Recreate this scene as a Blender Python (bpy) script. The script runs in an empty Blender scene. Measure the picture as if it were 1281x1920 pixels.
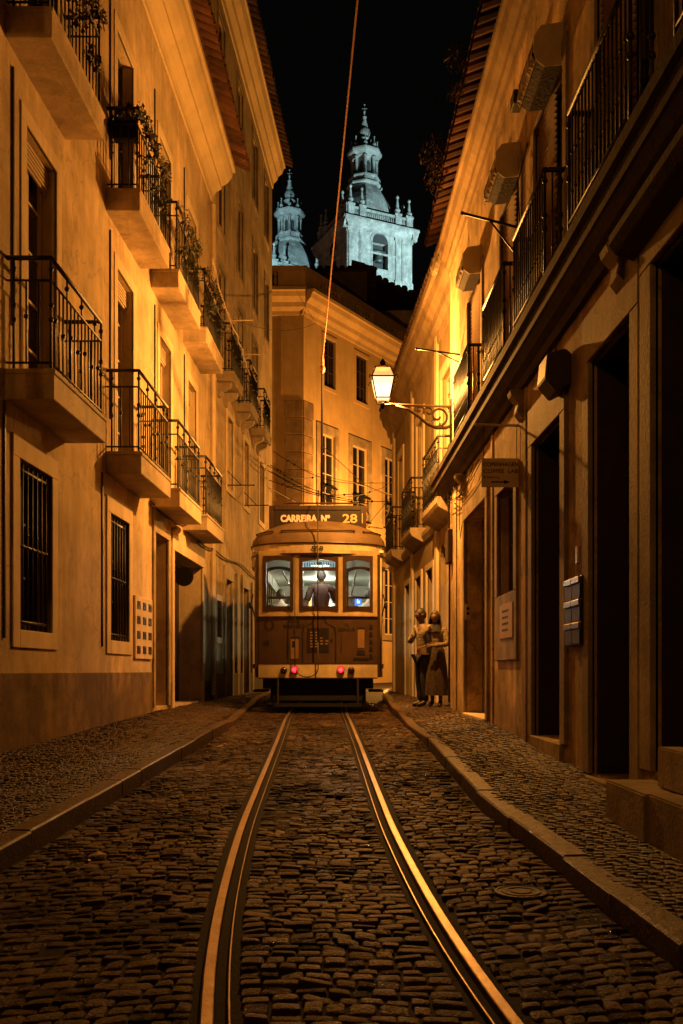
import bpy, bmesh, math, random
from mathutils import Vector, Matrix, noise as mnoise
random.seed(11)
R = math.radians
E = 1.2                     # eye height above the world origin; all heights below are relative to the eye
scene = bpy.context.scene
COL = scene.collection

# ------------------------------------------------------------------ materials
def mat(name, col, rough=0.7, var=0.2, scale=5.0, bump=0.15, bscale=45.0, streak=0.0, metal=0.0,
        spec=0.4, grime=0.0, island=0.0, rvar=0.0, detail=6.0, dist=0.02, emit=None, estr=0.0, spots=0.0, patch=0.0, cracks=0.0):
    m = bpy.data.materials.new(name); m.use_nodes = True
    nt = m.node_tree; N = nt.nodes; L = nt.links
    b = N['Principled BSDF']
    b.inputs['Roughness'].default_value = rough
    b.inputs['Metallic'].default_value = metal
    b.inputs['Specular IOR Level'].default_value = spec
    tc = N.new('ShaderNodeTexCoord')
    def noise(sc, det=6.0, vec=None, rgh=0.6):
        n = N.new('ShaderNodeTexNoise'); n.inputs['Scale'].default_value = sc
        n.inputs['Detail'].default_value = det; n.inputs['Roughness'].default_value = rgh
        L.new(vec if vec else tc.outputs['Object'], n.inputs['Vector']); return n.outputs['Fac']
    def rng(v, a, b_, c, d):
        n = N.new('ShaderNodeMapRange'); L.new(v, n.inputs['Value'])
        for k, x in zip(('From Min', 'From Max', 'To Min', 'To Max'), (a, b_, c, d)): n.inputs[k].default_value = x
        return n.outputs['Result']
    def mul(a, b_):
        n = N.new('ShaderNodeMath'); n.operation = 'MULTIPLY'; L.new(a, n.inputs[0])
        if hasattr(b_, 'is_linked') or hasattr(b_, 'node'): L.new(b_, n.inputs[1])
        else: n.inputs[1].default_value = b_
        return n.outputs[0]
    f = rng(noise(scale, detail), 0.3, 0.7, 1 - var, 1 + var)
    if streak > 0:
        mp = N.new('ShaderNodeMapping'); mp.inputs['Scale'].default_value = (3.2, 3.2, 0.55)
        L.new(tc.outputs['Object'], mp.inputs['Vector'])
        f = mul(f, rng(noise(1.5, 10.0, mp.outputs['Vector'], 0.72), 0.36, 0.66, 1 - streak, 1 + streak * 0.3))
    if grime > 0:
        f = mul(f, rng(noise(0.55, 9.0, None, 0.72), 0.42, 0.6, 1 - grime, 1.0))
    if spots > 0:
        f = mul(f, rng(noise(14.0, 3.0, None, 0.5), 0.62, 0.68, 1.0, 1 - spots))
    if patch > 0:      # re-plastered and peeling patches
        f = mul(f, rng(noise(1.9, 10.0, None, 0.62), 0.53, 0.56, 1.0, 1 - patch))
        f = mul(f, rng(noise(0.8, 8.0, None, 0.66), 0.56, 0.6, 1.0, 1 + patch*0.7))
    if cracks > 0:
        nz = N.new('ShaderNodeTexNoise'); nz.inputs['Scale'].default_value = 2.5; nz.inputs['Detail'].default_value = 6; L.new(tc.outputs['Object'], nz.inputs['Vector'])
        va = N.new('ShaderNodeVectorMath'); va.operation = 'MULTIPLY_ADD'; L.new(nz.outputs['Color'], va.inputs[0]); va.inputs[1].default_value = (0.7, 0.7, 0.7); L.new(tc.outputs['Object'], va.inputs[2])
        vo = N.new('ShaderNodeTexVoronoi'); vo.feature = 'DISTANCE_TO_EDGE'; vo.inputs['Scale'].default_value = 0.55; L.new(va.outputs[0], vo.inputs['Vector'])
        f = mul(f, rng(vo.outputs['Distance'], 0.0, 0.008, 1 - cracks, 1.0))
    if island > 0:
        g = N.new('ShaderNodeNewGeometry')
        f = mul(f, rng(g.outputs['Random Per Island'], 0, 1, 1 - island, 1 + island))
    mx = N.new('ShaderNodeVectorMath'); mx.operation = 'SCALE'
    mx.inputs[0].default_value = col[:3]; L.new(f, mx.inputs['Scale'])
    L.new(mx.outputs[0], b.inputs['Base Color'])
    if rvar > 0:
        L.new(rng(noise(scale * 2.3, 5.0), 0.3, 0.7, max(0.05, rough - rvar), min(1, rough + rvar)), b.inputs['Roughness'])
    if bump > 0:
        bp = N.new('ShaderNodeBump'); bp.inputs['Strength'].default_value = bump; bp.inputs['Distance'].default_value = dist
        L.new(noise(bscale, 8.0), bp.inputs['Height']); L.new(bp.outputs['Normal'], b.inputs['Normal'])
    if emit:
        b.inputs['Emission Color'].default_value = (*emit, 1); b.inputs['Emission Strength'].default_value = estr
    return m

def glow(name, col, strength, through=0.0):
    """luminous glass: part emission, part see-through so that the lamp inside shines out"""
    m = bpy.data.materials.new(name); m.use_nodes = True
    nt = m.node_tree; N = nt.nodes; L = nt.links; N.clear()
    out = N.new('ShaderNodeOutputMaterial'); e = N.new('ShaderNodeEmission')
    tc = N.new('ShaderNodeTexCoord'); n = N.new('ShaderNodeTexNoise'); n.inputs['Scale'].default_value = 6
    L.new(tc.outputs['Object'], n.inputs['Vector'])
    mr = N.new('ShaderNodeMapRange'); L.new(n.outputs['Fac'], mr.inputs['Value'])
    mr.inputs['To Min'].default_value = strength * 0.8; mr.inputs['To Max'].default_value = strength * 1.2
    L.new(mr.outputs['Result'], e.inputs['Strength'])
    e.inputs['Color'].default_value = (*col, 1)
    if through > 0:
        t = N.new('ShaderNodeBsdfTransparent'); mx = N.new('ShaderNodeMixShader'); mx.inputs[0].default_value = 1 - through
        L.new(t.outputs[0], mx.inputs[1]); L.new(e.outputs[0], mx.inputs[2]); L.new(mx.outputs[0], out.inputs[0])
    else: L.new(e.outputs[0], out.inputs[0])
    return m

def glass_mat(name, tint, fac=0.88):
    """thin window glass: mostly see-through with a sheen"""
    m = bpy.data.materials.new(name); m.use_nodes = True
    nt = m.node_tree; N = nt.nodes; L = nt.links; N.clear()
    out = N.new('ShaderNodeOutputMaterial'); g = N.new('ShaderNodeBsdfGlossy'); t = N.new('ShaderNodeBsdfTransparent')
    tc = N.new('ShaderNodeTexCoord'); n = N.new('ShaderNodeTexNoise'); n.inputs['Scale'].default_value = 3
    L.new(tc.outputs['Object'], n.inputs['Vector'])
    mr = N.new('ShaderNodeMapRange'); L.new(n.outputs['Fac'], mr.inputs['Value'])
    mr.inputs['To Min'].default_value = 0.02; mr.inputs['To Max'].default_value = 0.12
    L.new(mr.outputs['Result'], g.inputs['Roughness'])
    t.inputs['Color'].default_value = (*tint, 1)
    mx = N.new('ShaderNodeMixShader'); mx.inputs[0].default_value = 1 - fac
    L.new(t.outputs[0], mx.inputs[1]); L.new(g.outputs[0], mx.inputs[2]); L.new(mx.outputs[0], out.inputs[0])
    return m

M = {}
M['plaster_left'] = mat('plaster_left', (0.72, 0.56, 0.35), 0.85, 0.16, 1.3, 0.35, 40, streak=0.24, grime=0.3, spec=0.2, patch=0.1, cracks=0.3)
M['plaster_far'] = mat('plaster_far', (0.68, 0.53, 0.33), 0.88, 0.16, 1.2, 0.3, 45, streak=0.34, grime=0.3, spec=0.2, patch=0.16, cracks=0.3)
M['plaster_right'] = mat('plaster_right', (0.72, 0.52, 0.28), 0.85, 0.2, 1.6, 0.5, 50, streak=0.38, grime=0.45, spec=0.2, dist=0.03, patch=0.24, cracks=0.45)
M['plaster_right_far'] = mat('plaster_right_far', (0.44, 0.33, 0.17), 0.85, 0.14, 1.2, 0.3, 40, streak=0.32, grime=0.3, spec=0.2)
M['plaster_cross'] = mat('plaster_cross', (0.6, 0.42, 0.2), 0.85, 0.1, 0.9, 0.2, 30, streak=0.14, grime=0.15, spec=0.2)
M['plinth'] = mat('plinth', (0.27, 0.185, 0.105), 0.85, 0.28, 2.5, 0.4, 35, streak=0.35, grime=0.4, spec=0.2, patch=0.25, cracks=0.3)
M['trim'] = mat('trim', (0.74, 0.6, 0.4), 0.8, 0.1, 2.2, 0.2, 50, streak=0.14, grime=0.1, spec=0.25)
M['stone'] = mat('stone', (0.46, 0.36, 0.23), 0.75, 0.22, 3.0, 0.4, 38, streak=0.18, grime=0.4, spec=0.3, patch=0.15)
M['stone_dark'] = mat('stone_dark', (0.06, 0.038, 0.022), 0.8, 0.3, 3.5, 0.6, 30, streak=0.45, grime=0.35, spec=0.25, spots=0.4)
M['slab'] = mat('slab', (0.7, 0.55, 0.36), 0.75, 0.16, 3.0, 0.3, 40, streak=0.22, grime=0.35, spec=0.3, patch=0.16, cracks=0.2)
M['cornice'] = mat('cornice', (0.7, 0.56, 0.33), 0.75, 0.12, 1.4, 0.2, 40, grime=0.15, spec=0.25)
M['iron'] = mat('iron', (0.008, 0.007, 0.006), 0.42, 0.3, 20, 0.25, 120, spec=0.5)
M['tile'] = mat('tile', (0.19, 0.09, 0.05), 0.8, 0.25, 6, 0.3, 60, island=0.35, grime=0.3, spec=0.2)
M['tile_mid'] = mat('tile_mid', (0.11, 0.05, 0.03), 0.85, 0.25, 6, 0.3, 60, island=0.5, grime=0.5, spec=0.2)
M['tile_dark'] = mat('tile_dark', (0.09, 0.05, 0.035), 0.85, 0.3, 4, 0.4, 40, island=0.35, grime=0.4, spec=0.2)
M['frame'] = mat('frame', (0.55, 0.45, 0.30), 0.6, 0.12, 6, 0.1, 60, spec=0.4)
M['frame_dark'] = mat('frame_dark', (0.065, 0.04, 0.025), 0.55, 0.25, 8, 0.2, 60, streak=0.3, spec=0.4)
M['wood_dark'] = mat('wood_dark', (0.042, 0.023, 0.012), 0.5, 0.3, 5, 0.25, 50, streak=0.4, spec=0.4)
M['wood'] = mat('wood', (0.10, 0.055, 0.028), 0.55, 0.25, 5, 0.25, 50, streak=0.4, spec=0.4)
M['pane'] = mat('pane', (0.012, 0.011, 0.010), 0.12, 0.3, 3, 0.06, 4, spec=0.6)
M['shutter'] = mat('shutter', (0.42, 0.29, 0.16), 0.65, 0.15, 5, 0.15, 40, streak=0.2, spec=0.3)
M['dark'] = mat('dark', (0.01, 0.008, 0.006), 0.9, 0.2, 5, 0, 40, spec=0.1)
M['cobble'] = mat('cobble', (0.030, 0.020, 0.012), 0.36, 0.35, 26, 0.9, 60, island=0.65, rvar=0.14, spec=0.6, dist=0.012, grime=0.35)
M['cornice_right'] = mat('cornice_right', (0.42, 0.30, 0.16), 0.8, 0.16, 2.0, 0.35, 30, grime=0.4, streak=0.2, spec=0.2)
def cobble_mat():
    m = mat('cobble', (0.040, 0.018, 0.007), 0.4, 0.6, 45, 1.0, 85, island=0.9, spec=0.4, dist=0.03, grime=0.6, streak=0.0)
    m.node_tree.nodes['Principled BSDF'].inputs['Specular Tint'].default_value = (1.0, 0.68, 0.38, 1)
    nt = m.node_tree; N = nt.nodes; L = nt.links; b = N['Principled BSDF']
    g = N.new('ShaderNodeNewGeometry'); tc = N.new('ShaderNodeTexCoord')
    cv = N.new('ShaderNodeMapRange'); L.new(g.outputs['Random Per Island'], cv.inputs['Value'])
    for k, x in zip(('From Min', 'From Max', 'To Min', 'To Max'), (0.0, 1.0, 0.2, 0.62)): cv.inputs[k].default_value = x
    n1 = N.new('ShaderNodeTexNoise'); n1.inputs['Scale'].default_value = 40; n1.inputs['Detail'].default_value = 6; L.new(tc.outputs['Object'], n1.inputs['Vector'])
    ad = N.new('ShaderNodeMath'); ad.operation = 'MULTIPLY_ADD'; L.new(n1.outputs['Fac'], ad.inputs[0]); ad.inputs[1].default_value = 0.3; L.new(cv.outputs['Result'], ad.inputs[2])
    sb = N.new('ShaderNodeMath'); sb.operation = 'SUBTRACT'; L.new(ad.outputs[0], sb.inputs[0]); sb.inputs[1].default_value = 0.13; L.new(sb.outputs[0], b.inputs['Roughness'])
    n2 = N.new('ShaderNodeTexNoise'); n2.inputs['Scale'].default_value = 1.1; n2.inputs['Detail'].default_value = 7; n2.inputs['Roughness'].default_value = 0.7; L.new(tc.outputs['Object'], n2.inputs['Vector'])
    sp = N.new('ShaderNodeMapRange'); L.new(n2.outputs['Fac'], sp.inputs['Value'])
    for k, x in zip(('From Min', 'From Max', 'To Min', 'To Max'), (0.38, 0.62, 0.1, 1.0)): sp.inputs[k].default_value = x
    L.new(sp.outputs['Result'], b.inputs['Specular IOR Level'])
    return m
M['cobble'] = cobble_mat()
M['mortar'] = mat('mortar', (0.016, 0.011, 0.008), 0.8, 0.3, 20, 0.6, 90, spec=0.2, dist=0.02)
M['calcada'] = mat('calcada', (0.078, 0.046, 0.024), 0.37, 0.25, 30, 0.7, 80, island=0.45, rvar=0.14, spec=0.5, grime=0.3)
M['kerb'] = mat('kerb', (0.075, 0.045, 0.024), 0.40, 0.22, 8, 0.6, 45, island=0.3, rvar=0.15, spec=0.4)
M['rail'] = mat('rail', (0.52, 0.39, 0.27), 0.38, 0.2, 14, 0.1, 60, metal=1.0, rvar=0.09, grime=0.25)
M['rail_rust'] = mat('rail_rust', (0.05, 0.03, 0.02), 0.6, 0.3, 20, 0.4, 60, metal=0.3)
M['steel'] = mat('steel', (0.28, 0.25, 0.22), 0.34, 0.12, 20, 0.05, 80, metal=1.0)
M['cable'] = mat('cable', (0.02, 0.015, 0.012), 0.6, 0.2, 20, 0, 60)
M['wire'] = mat('wire', (0.55, 0.27, 0.16), 0.4, 0.12, 10, 0, 60, metal=0.7)
M['pale_cord'] = mat('pale_cord', (0.6, 0.5, 0.38), 0.7, 0.15, 30, 0, 60)
M['leaf'] = mat('leaf', (0.035, 0.04, 0.015), 0.6, 0.3, 10, 0, 60, island=0.5)
M['leaf_dry'] = mat('leaf_dry', (0.10, 0.065, 0.025), 0.7, 0.3, 10, 0, 60, island=0.5)

# ------------------------------------------------------------------ frames and mesh builder
class Wall:
    """local frame of a facade: s runs along the street, o points out of the wall, z is height from the eye"""
    def __init__(self, x, y, u, n): self.x, self.y, self.u, self.n = x, y, u, n
    def __call__(self, s, o, z):
        return (self.x + self.u[0]*s + self.n[0]*o, self.y + self.u[1]*s + self.n[1]*o, z + E)
def W(x, y, z): return (x, y, z + E)

class MB:
    def __init__(self): self.v = []; self.f = []
    def add(self, vs, fs):
        b = len(self.v); self.v += [tuple(p) for p in vs]; self.f += [tuple(i + b for i in q) for q in fs]
    def box(self, P, a0, a1, b0, b1, c0, c1):
        vs = [P(a, b, c) for a in (a0, a1) for b in (b0, b1) for c in (c0, c1)]
        self.add(vs, [(0,1,3,2),(4,6,7,5),(0,4,5,1),(2,3,7,6),(0,2,6,4),(1,5,7,3)])
    def quad(self, a, b, c, d): self.add([a, b, c, d], [(0,1,2,3)])
    def extrude(self, P, s0, s1, prof, cap=True):
        n = len(prof)
        vs = [P(s0, o, z) for o, z in prof] + [P(s1, o, z) for o, z in prof]
        fs = [(i, (i+1) % n, n + (i+1) % n, n + i) for i in range(n)]
        if cap: fs += [tuple(range(n)), tuple(range(2*n-1, n-1, -1))]
        self.add(vs, fs)
    def poly(self, pts2, P, d0, d1):
        """polygon given in (a, c), thickness along b"""
        n = len(pts2)
        vs = [P(a, d0, c) for a, c in pts2] + [P(a, d1, c) for a, c in pts2]
        fs = [(i, (i+1) % n, n + (i+1) % n, n + i) for i in range(n)] + [tuple(range(n)), tuple(range(2*n-1, n-1, -1))]
        self.add(vs, fs)
    def tube(self, pts, r, n=6, cap=True, taper=None):
        pts = [Vector(p) for p in pts]
        rings = []; prev = None
        for i, p in enumerate(pts):
            d = (pts[min(i+1, len(pts)-1)] - pts[max(i-1, 0)])
            if d.length < 1e-9: d = Vector((0,0,1))
            d.normalize()
            if prev is None:
                a = Vector((0,0,1)) if abs(d.z) < 0.9 else Vector((1,0,0))
                x = d.cross(a).normalized()
            else:
                x = (prev - d * prev.dot(d))
                x = x.normalized() if x.length > 1e-6 else d.orthogonal().normalized()
            prev = x; y = d.cross(x)
            rr = r if taper is None else r + (taper - r) * i / max(1, len(pts)-1)
            rings.append([p + (x*math.cos(2*math.pi*k/n) + y*math.sin(2*math.pi*k/n)) * rr for k in range(n)])
        vs = [q for ring in rings for q in ring]
        fs = []
        for i in range(len(rings)-1):
            for k in range(n):
                fs.append((i*n+k, i*n+(k+1) % n, (i+1)*n+(k+1) % n, (i+1)*n+k))
        if cap: fs += [tuple(range(n-1, -1, -1)), tuple((len(rings)-1)*n + k for k in range(n))]
        self.add(vs, fs)
    def lathe(self, c, prof, n=12, rot=0.0, cap=True, sx=1.0, sy=1.0):
        vs = []
        for r, z in prof:
            for k in range(n):
                a = 2*math.pi*k/n + rot
                vs.append((c[0] + r*math.cos(a)*sx, c[1] + r*math.sin(a)*sy, c[2] + z))
        fs = []
        for i in range(len(prof)-1):
            for k in range(n): fs.append((i*n+k, i*n+(k+1) % n, (i+1)*n+(k+1) % n, (i+1)*n+k))
        if cap: fs += [tuple(range(n-1, -1, -1)), tuple((len(prof)-1)*n + k for k in range(n))]
        self.add(vs, fs)
    def ball(self, c, r, n=8, sz=1.0):
        prof = [(r*math.sin(math.pi*i/6)+1e-4, -r*sz*math.cos(math.pi*i/6)) for i in range(7)]
        self.lathe(c, prof, n)
    def build(self, name, m, parent=None, smooth=False, bevel=0.0, seg=1, origin=None):
        me = bpy.data.meshes.new(name)
        rl = root_loc(parent) if parent is not None else (Vector(origin) if origin else Vector((0,0,0)))
        me.from_pydata([(p[0]-rl.x, p[1]-rl.y, p[2]-rl.z) for p in self.v], [], self.f)
        bm = bmesh.new(); bm.from_mesh(me)
        bmesh.ops.recalc_face_normals(bm, faces=bm.faces)
        if bevel > 0:
            es = [e for e in bm.edges if len(e.link_faces) == 2 and e.calc_face_angle(0) > 0.6]
            bmesh.ops.bevel(bm, geom=es, offset=bevel, segments=seg, affect='EDGES', clamp_overlap=True)
        if smooth:
            for f in bm.faces: f.smooth = True
        bm.to_mesh(me); bm.free(); me.update()
        me.materials.append(m)
        o = bpy.data.objects.new(name, me); COL.objects.link(o)
        if parent is not None: o.parent = parent
        else: o.location = rl
        return o

def root_loc(o):
    while o.parent: o = o.parent
    return o.location.copy()
def thing(name, label, cat, loc, group=None):
    o = bpy.data.objects.new(name, None); COL.objects.link(o)
    o.empty_display_size = 0.3; o.location = loc; o['label'] = label; o['category'] = cat
    if group: o['group'] = group
    return o
def tag(o, label, cat, group=None):
    o['label'] = label; o['category'] = cat
    if group: o['group'] = group
    return o
def struct(o): o['kind'] = 'structure'; return o
def copy_tree(o, parent=None):
    c = o.copy(); COL.objects.link(c)
    if parent: c.parent = parent
    for ch in o.children: copy_tree(ch, c)
    return c
def smoothstep(a, b, x):
    t = max(0, min(1, (x-a)/(b-a))); return t*t*(3-2*t)
def interp(pts, x):
    if x <= pts[0][0]: return pts[0][1] + (pts[1][1]-pts[0][1])/(pts[1][0]-pts[0][0])*(x-pts[0][0])
    for (a, p), (b, q) in zip(pts, pts[1:]):
        if x <= b: return p + (q-p)*(x-a)/(b-a)
    return pts[-1][1]
def text_mb(body, P, cx, cz, height, width=None, bold=0.0, depth=0.004):
    """lettering as mesh; P maps (a, b, c) with a to the right, c up, b towards the viewer"""
    cu = bpy.data.curves.new('lettering', 'FONT'); cu.body = body; cu.align_x = 'CENTER'; cu.align_y = 'CENTER'
    cu.size = 1.0; cu.offset = bold; cu.resolution_u = 3
    ob = bpy.data.objects.new('lettering', cu); COL.objects.link(ob)
    dg = bpy.context.evaluated_depsgraph_get(); dg.update()
    me = bpy.data.meshes.new_from_object(ob.evaluated_get(dg))
    xs = [v.co.x for v in me.vertices]; ys = [v.co.y for v in me.vertices]
    x0, x1, y0, y1 = min(xs), max(xs), min(ys), max(ys)
    sy = height/(y1-y0); sx = (width/(x1-x0)) if width else sy
    mb = MB()
    mb.add([P(cx + (v.co.x-(x0+x1)/2)*sx, depth, cz + (v.co.y-(y0+y1)/2)*sy) for v in me.vertices],
           [tuple(p.vertices) for p in me.polygons])
    bpy.data.objects.remove(ob); bpy.data.curves.remove(cu); bpy.data.meshes.remove(me)
    return mb

# ------------------------------------------------------------------ facade kit
def facade(P, s0, s1, z0, z1, ops, depth=0.22):
    """wall face with real openings and their reveals; ops = (sa, sb, za, zb[, depth])"""
    mb = MB()
    S = sorted({s0, s1, *[v for q in ops for v in q[:2]]}); Z = sorted({z0, z1, *[v for q in ops for v in q[2:4]]})
    for a, b in zip(S, S[1:]):
        for c, d in zip(Z, Z[1:]):
            ms, mz = (a+b)/2, (c+d)/2
            if any(q[0] < ms < q[1] and q[2] < mz < q[3] for q in ops): continue
            mb.quad(P(a,0,c), P(b,0,c), P(b,0,d), P(a,0,d))
    for q in ops:
        a, b, c, d = q[:4]; h = -(q[4] if len(q) > 4 else depth)
        mb.quad(P(a,0,c), P(a,h,c), P(a,h,d), P(a,0,d)); mb.quad(P(b,0,c), P(b,0,d), P(b,h,d), P(b,h,c))
        mb.quad(P(a,0,d), P(a,h,d), P(b,h,d), P(b,0,d)); mb.quad(P(a,0,c), P(b,0,c), P(b,h,c), P(a,h,c))
    return mb
def surround(P, sa, sb, za, zb, w=0.14, o=0.03, sill=True, top=None):
    mb = MB(); t = top if top else w
    mb.box(P, sa-w, sa, -0.02, o, za - (w if sill else 0), zb); mb.box(P, sb, sb+w, -0.02, o, za - (w if sill else 0), zb)
    mb.box(P, sa-w, sb+w, -0.02, o+0.002, zb, zb+t)
    if sill: mb.box(P, sa, sb, -0.02, o+0.002, za-w, za)
    return mb
def window(P, b, sa, sb, za, zb, rec=0.2, cols=2, rows=3, fm=None, name='window', pm=None, leaf=0.055):
    """frame with mullions; the pane is its sub-part"""
    fm = fm or M['frame']; mb = MB(); w = leaf
    o0, o1 = -rec, -rec+0.06
    mb.box(P, sa, sa+w, o0, o1, za, zb); mb.box(P, sb-w, sb, o0, o1, za, zb)
    mb.box(P, sa+w, sb-w, o0, o1, za, za+w*1.3); mb.box(P, sa+w, sb-w, o0, o1, zb-w, zb)
    for k in range(1, cols):
        x = sa + (sb-sa)*k/cols; mb.box(P, x-w*0.6, x+w*0.6, o0, o1-0.004, za+w*1.3, zb-w)
    for k in range(1, rows):
        z = za + (zb-za)*k/rows; mb.box(P, sa+w, sb-w, o0, o1-0.02, z-0.013, z+0.013)
    fr = mb.build(name, fm, b)
    p = MB(); p.quad(P(sa,o0+0.02,za), P(sb,o0+0.02,za), P(sb,o0+0.02,zb), P(sa,o0+0.02,zb))
    p.build('pane', pm or M['pane'], fr)
    return fr
def plank_door(P, b, sa, sb, za, zb, rec=0.25, m=None, leaves=2, panels=3, handle=True):
    mb = MB(); o0, o1 = -rec, -rec+0.05; n = leaves
    for k in range(n):
        a = sa + (sb-sa)*k/n + 0.006; c = sa + (sb-sa)*(k+1)/n - 0.006
        mb.box(P, a, c, o0, o1, za, zb)
        h = (zb-za)
        for j in range(panels):
            pa, pb = za + h*(j+0.12)/panels, za + h*(j+0.88)/panels
            mb.box(P, a+0.08, c-0.08, o1-0.01, o1+0.018, pa, pb)
    d = mb.build('door', m or M['wood_dark'], b, bevel=0.006)
    if handle:
        hb = MB(); x = (sa+sb)/2 + 0.06
        hb.tube([P(x, o1, za+1.0), P(x, o1+0.05, za+1.0), P(x, o1+0.05, za+1.12), P(x, o1, za+1.12)], 0.01, 6)
        hb.build('handle', M['steel'], d)
    return d
def shutter_panel(P, b, sa, sb, za, zb, rec=0.12, m=None, name='shutter'):
    mb = MB(); mb.quad(P(sa,-rec,za), P(sb,-rec,za), P(sb,-rec,zb), P(sa,-rec,zb))
    n = int((zb-za)/0.055)
    for k in range(n):
        z = za + (zb-za)*k/n
        mb.add([P(sa,-rec+0.004,z+0.05), P(sb,-rec+0.004,z+0.05), P(sb,-rec+0.03,z+0.006), P(sa,-rec+0.03,z+0.006),
                P(sa,-rec+0.004,z), P(sb,-rec+0.004,z)], [(0,1,2,3),(3,2,5,4)])
    return mb.build(name, m or M['shutter'], b)
def knob(mb, p, r=0.026): mb.ball(p, r, 6)
def railing(P, s0, s1, o0, o1, z0, h, parent, name='railing', gap=0.112, beads=1, m=None, second=True, seed=0, sides=True, bar=0.0095):
    """wrought-iron balcony railing: rails, posts with ball knobs and thin balusters; handrail is a sub-part"""
    rnd = random.Random(seed); mb = MB(); hb = MB(); m = m or M['iron']
    zt, z2, zb = z0+h, z0+h*0.80, z0+0.07
    path = [P(s0,o0,0), P(s0,o1,0), P(s1,o1,0), P(s1,o0,0)] if sides else [P(s0,o1,0), P(s1,o1,0)]
    def lift(p, z): return (p[0], p[1], z+E)
    hb.tube([lift(p, zt) for p in path], 0.023, 6)
    for z in ([z2] if second else []) + [zb]: mb.tube([lift(p, z) for p in path], 0.012, 5)
    def post(s, o):
        mb.tube([P(s,o,z0-0.02), P(s,o,zt)], 0.013, 6)
        for z in (z0+h*0.45, z0+h*0.58, z0+h*0.9): knob(mb, P(s,o,z), 0.027)
    for s in (s0, s1):
        post(s, o1)
        if sides: post(s, o0+0.06)
    segs = [((s0,o1),(s1,o1))]
    if sides: segs += [((s0,o0+0.06),(s0,o1)), ((s1,o0+0.06),(s1,o1))]
    for (a, b), (c, d) in segs:
        L = math.hypot(c-a, d-b); n = max(2, int(round(L/gap)))
        for k in range(1, n):
            s, o = a + (c-a)*k/n, b + (d-b)*k/n
            ze = z2 if second else zt
            mb.tube([P(s,o,zb-0.01), P(s,o,ze)], bar, 5)
            if beads == 1:
                if k % 2: knob(mb, P(s,o,z0+h*(0.42 + 0.06*(k % 4 == 1))), 0.024)
                if k % 4 == 0 and second:
                    mb.tube([P(s,o,z2), P(s,o,zt)], 0.01, 5); knob(mb, P(s,o,z0+h*0.9), 0.026)
                if k % 3 == 0: mb.tube([P(s,o,z0-0.02), P(s,o,zb)], 0.009, 5); 
            elif beads == 2:
                knob(mb, P(s,o,z0+h*0.3), 0.014); knob(mb, P(s,o,z0+h*0.62), 0.014); knob(mb, P(s,o,zt+0.012), 0.013)
    r = mb.build(name, m, parent, smooth=True)
    hb.build('handrail', m, r, smooth=True)
    return r
def tiles(mb, P, s0, s1, o_in, z_in, o_out, z_out, w=0.19, r=0.085, jit=0.01, rows=3):
    n = int((s1-s0)/w)
    for k in range(n):
        s = s0 + (k+0.5)*(s1-s0)/n
        for q in range(rows):
            a, b = q/rows, (q+1.12)/rows
            oa, ob = o_out+(o_in-o_out)*a, o_out+(o_in-o_out)*b
            za, zb = z_out+(z_in-z_out)*a + 0.012*q, z_out+(z_in-z_out)*b - 0.01
            j = random.uniform(-jit, jit)
            vs = []
            for (o, z, rr) in ((oa+j, za, r), (ob+j, zb, r*0.86)):
                for t in range(6):
                    an = math.pi*t/5
                    vs.append(P(s + rr*math.cos(an), o, z + rr*math.sin(an)*0.75))
                for t in range(6):
                    an = math.pi*t/5
                    vs.append(P(s + (rr-0.018)*math.cos(an), o, z + (rr-0.018)*math.sin(an)*0.75 - 0.002))
            fs = [(t, t+1, 12+t+1, 12+t) for t in range(5)] + [(6+t, 18+t, 18+t+1, 6+t+1) for t in range(5)] + [(t, 6+t, 6+t+1, t+1) for t in range(5)]
            mb.add(vs, fs)
            sp = s + w/2
            vs = []
            for (o, z, rr) in ((oa+j-0.02, za+0.0, r), (ob+j, zb, r*0.86)):
                for t in range(5):
                    an = math.pi + math.pi*t/4
                    vs.append(P(sp + rr*math.cos(an), o, z + rr*math.sin(an)*0.6 + 0.035))
            mb.add(vs, [(t, t+1, 5+t+1, 5+t) for t in range(4)])
def leaves(mb, c, rad, n, size, rnd, flat=1.0):
    for _ in range(n):
        while True:
            d = Vector((rnd.uniform(-1,1), rnd.uniform(-1,1), rnd.uniform(-1,1)))
            if d.length < 1: break
        p = Vector(c) + Vector((d.x*rad, d.y*rad, d.z*rad*flat))
        a = Vector((rnd.gauss(0,1), rnd.gauss(0,1), rnd.gauss(0,1))).normalized(); b = a.orthogonal().normalized()
        s = size*rnd.uniform(0.6, 1.4)
        mb.add([p-a*s, p+b*s*0.45, p+a*s, p-b*s*0.45], [(0,1,2,3)])
# ------------------------------------------------------------------ ground
def road_z(s):
    if s <= 14.5: return -1.246 + 0.0333*s
    return -0.763 + 0.095*smoothstep(14.5, 20, s) + 0.012*max(0, s-20)
TRACK = [(-2, 0.75), (1.5, 0.27), (3.03, 0.035), (3.54, -0.032), (4.05, -0.08), (4.73, -0.134), (6.19, -0.2175), (8.07, -0.279), (11.0, -0.371), (15.1, -0.518), (16.4, -0.55), (20, -0.6), (26, -0.2), (30, 1.0), (36, 4.2)]
def track_x(s):
    # smooth the polyline a little
    return sum(interp(TRACK, s+d) for d in (-0.5, -0.25, 0, 0.25, 0.5))/5
KL = [(0, -2.05), (5.05, -1.89), (7.03, -1.83), (12.7, -1.70), (14, -1.72), (17, -1.86), (24, -1.9), (30, -1.6)]
KR = [(0, 1.55), (3.5, 1.25), (6.79, 0.97), (11.4, 0.91), (13.5, 0.82), (17, 0.74), (24, 0.85), (30, 1.6)]
def kl(s): return interp(KL, s)
def kr(s): return interp(KR, s)
def kerb_h(s): return 0.12 * (1 - 0.65*smoothstep(12.6, 13.6, s)*(1-smoothstep(18, 19.5, s)))
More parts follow.
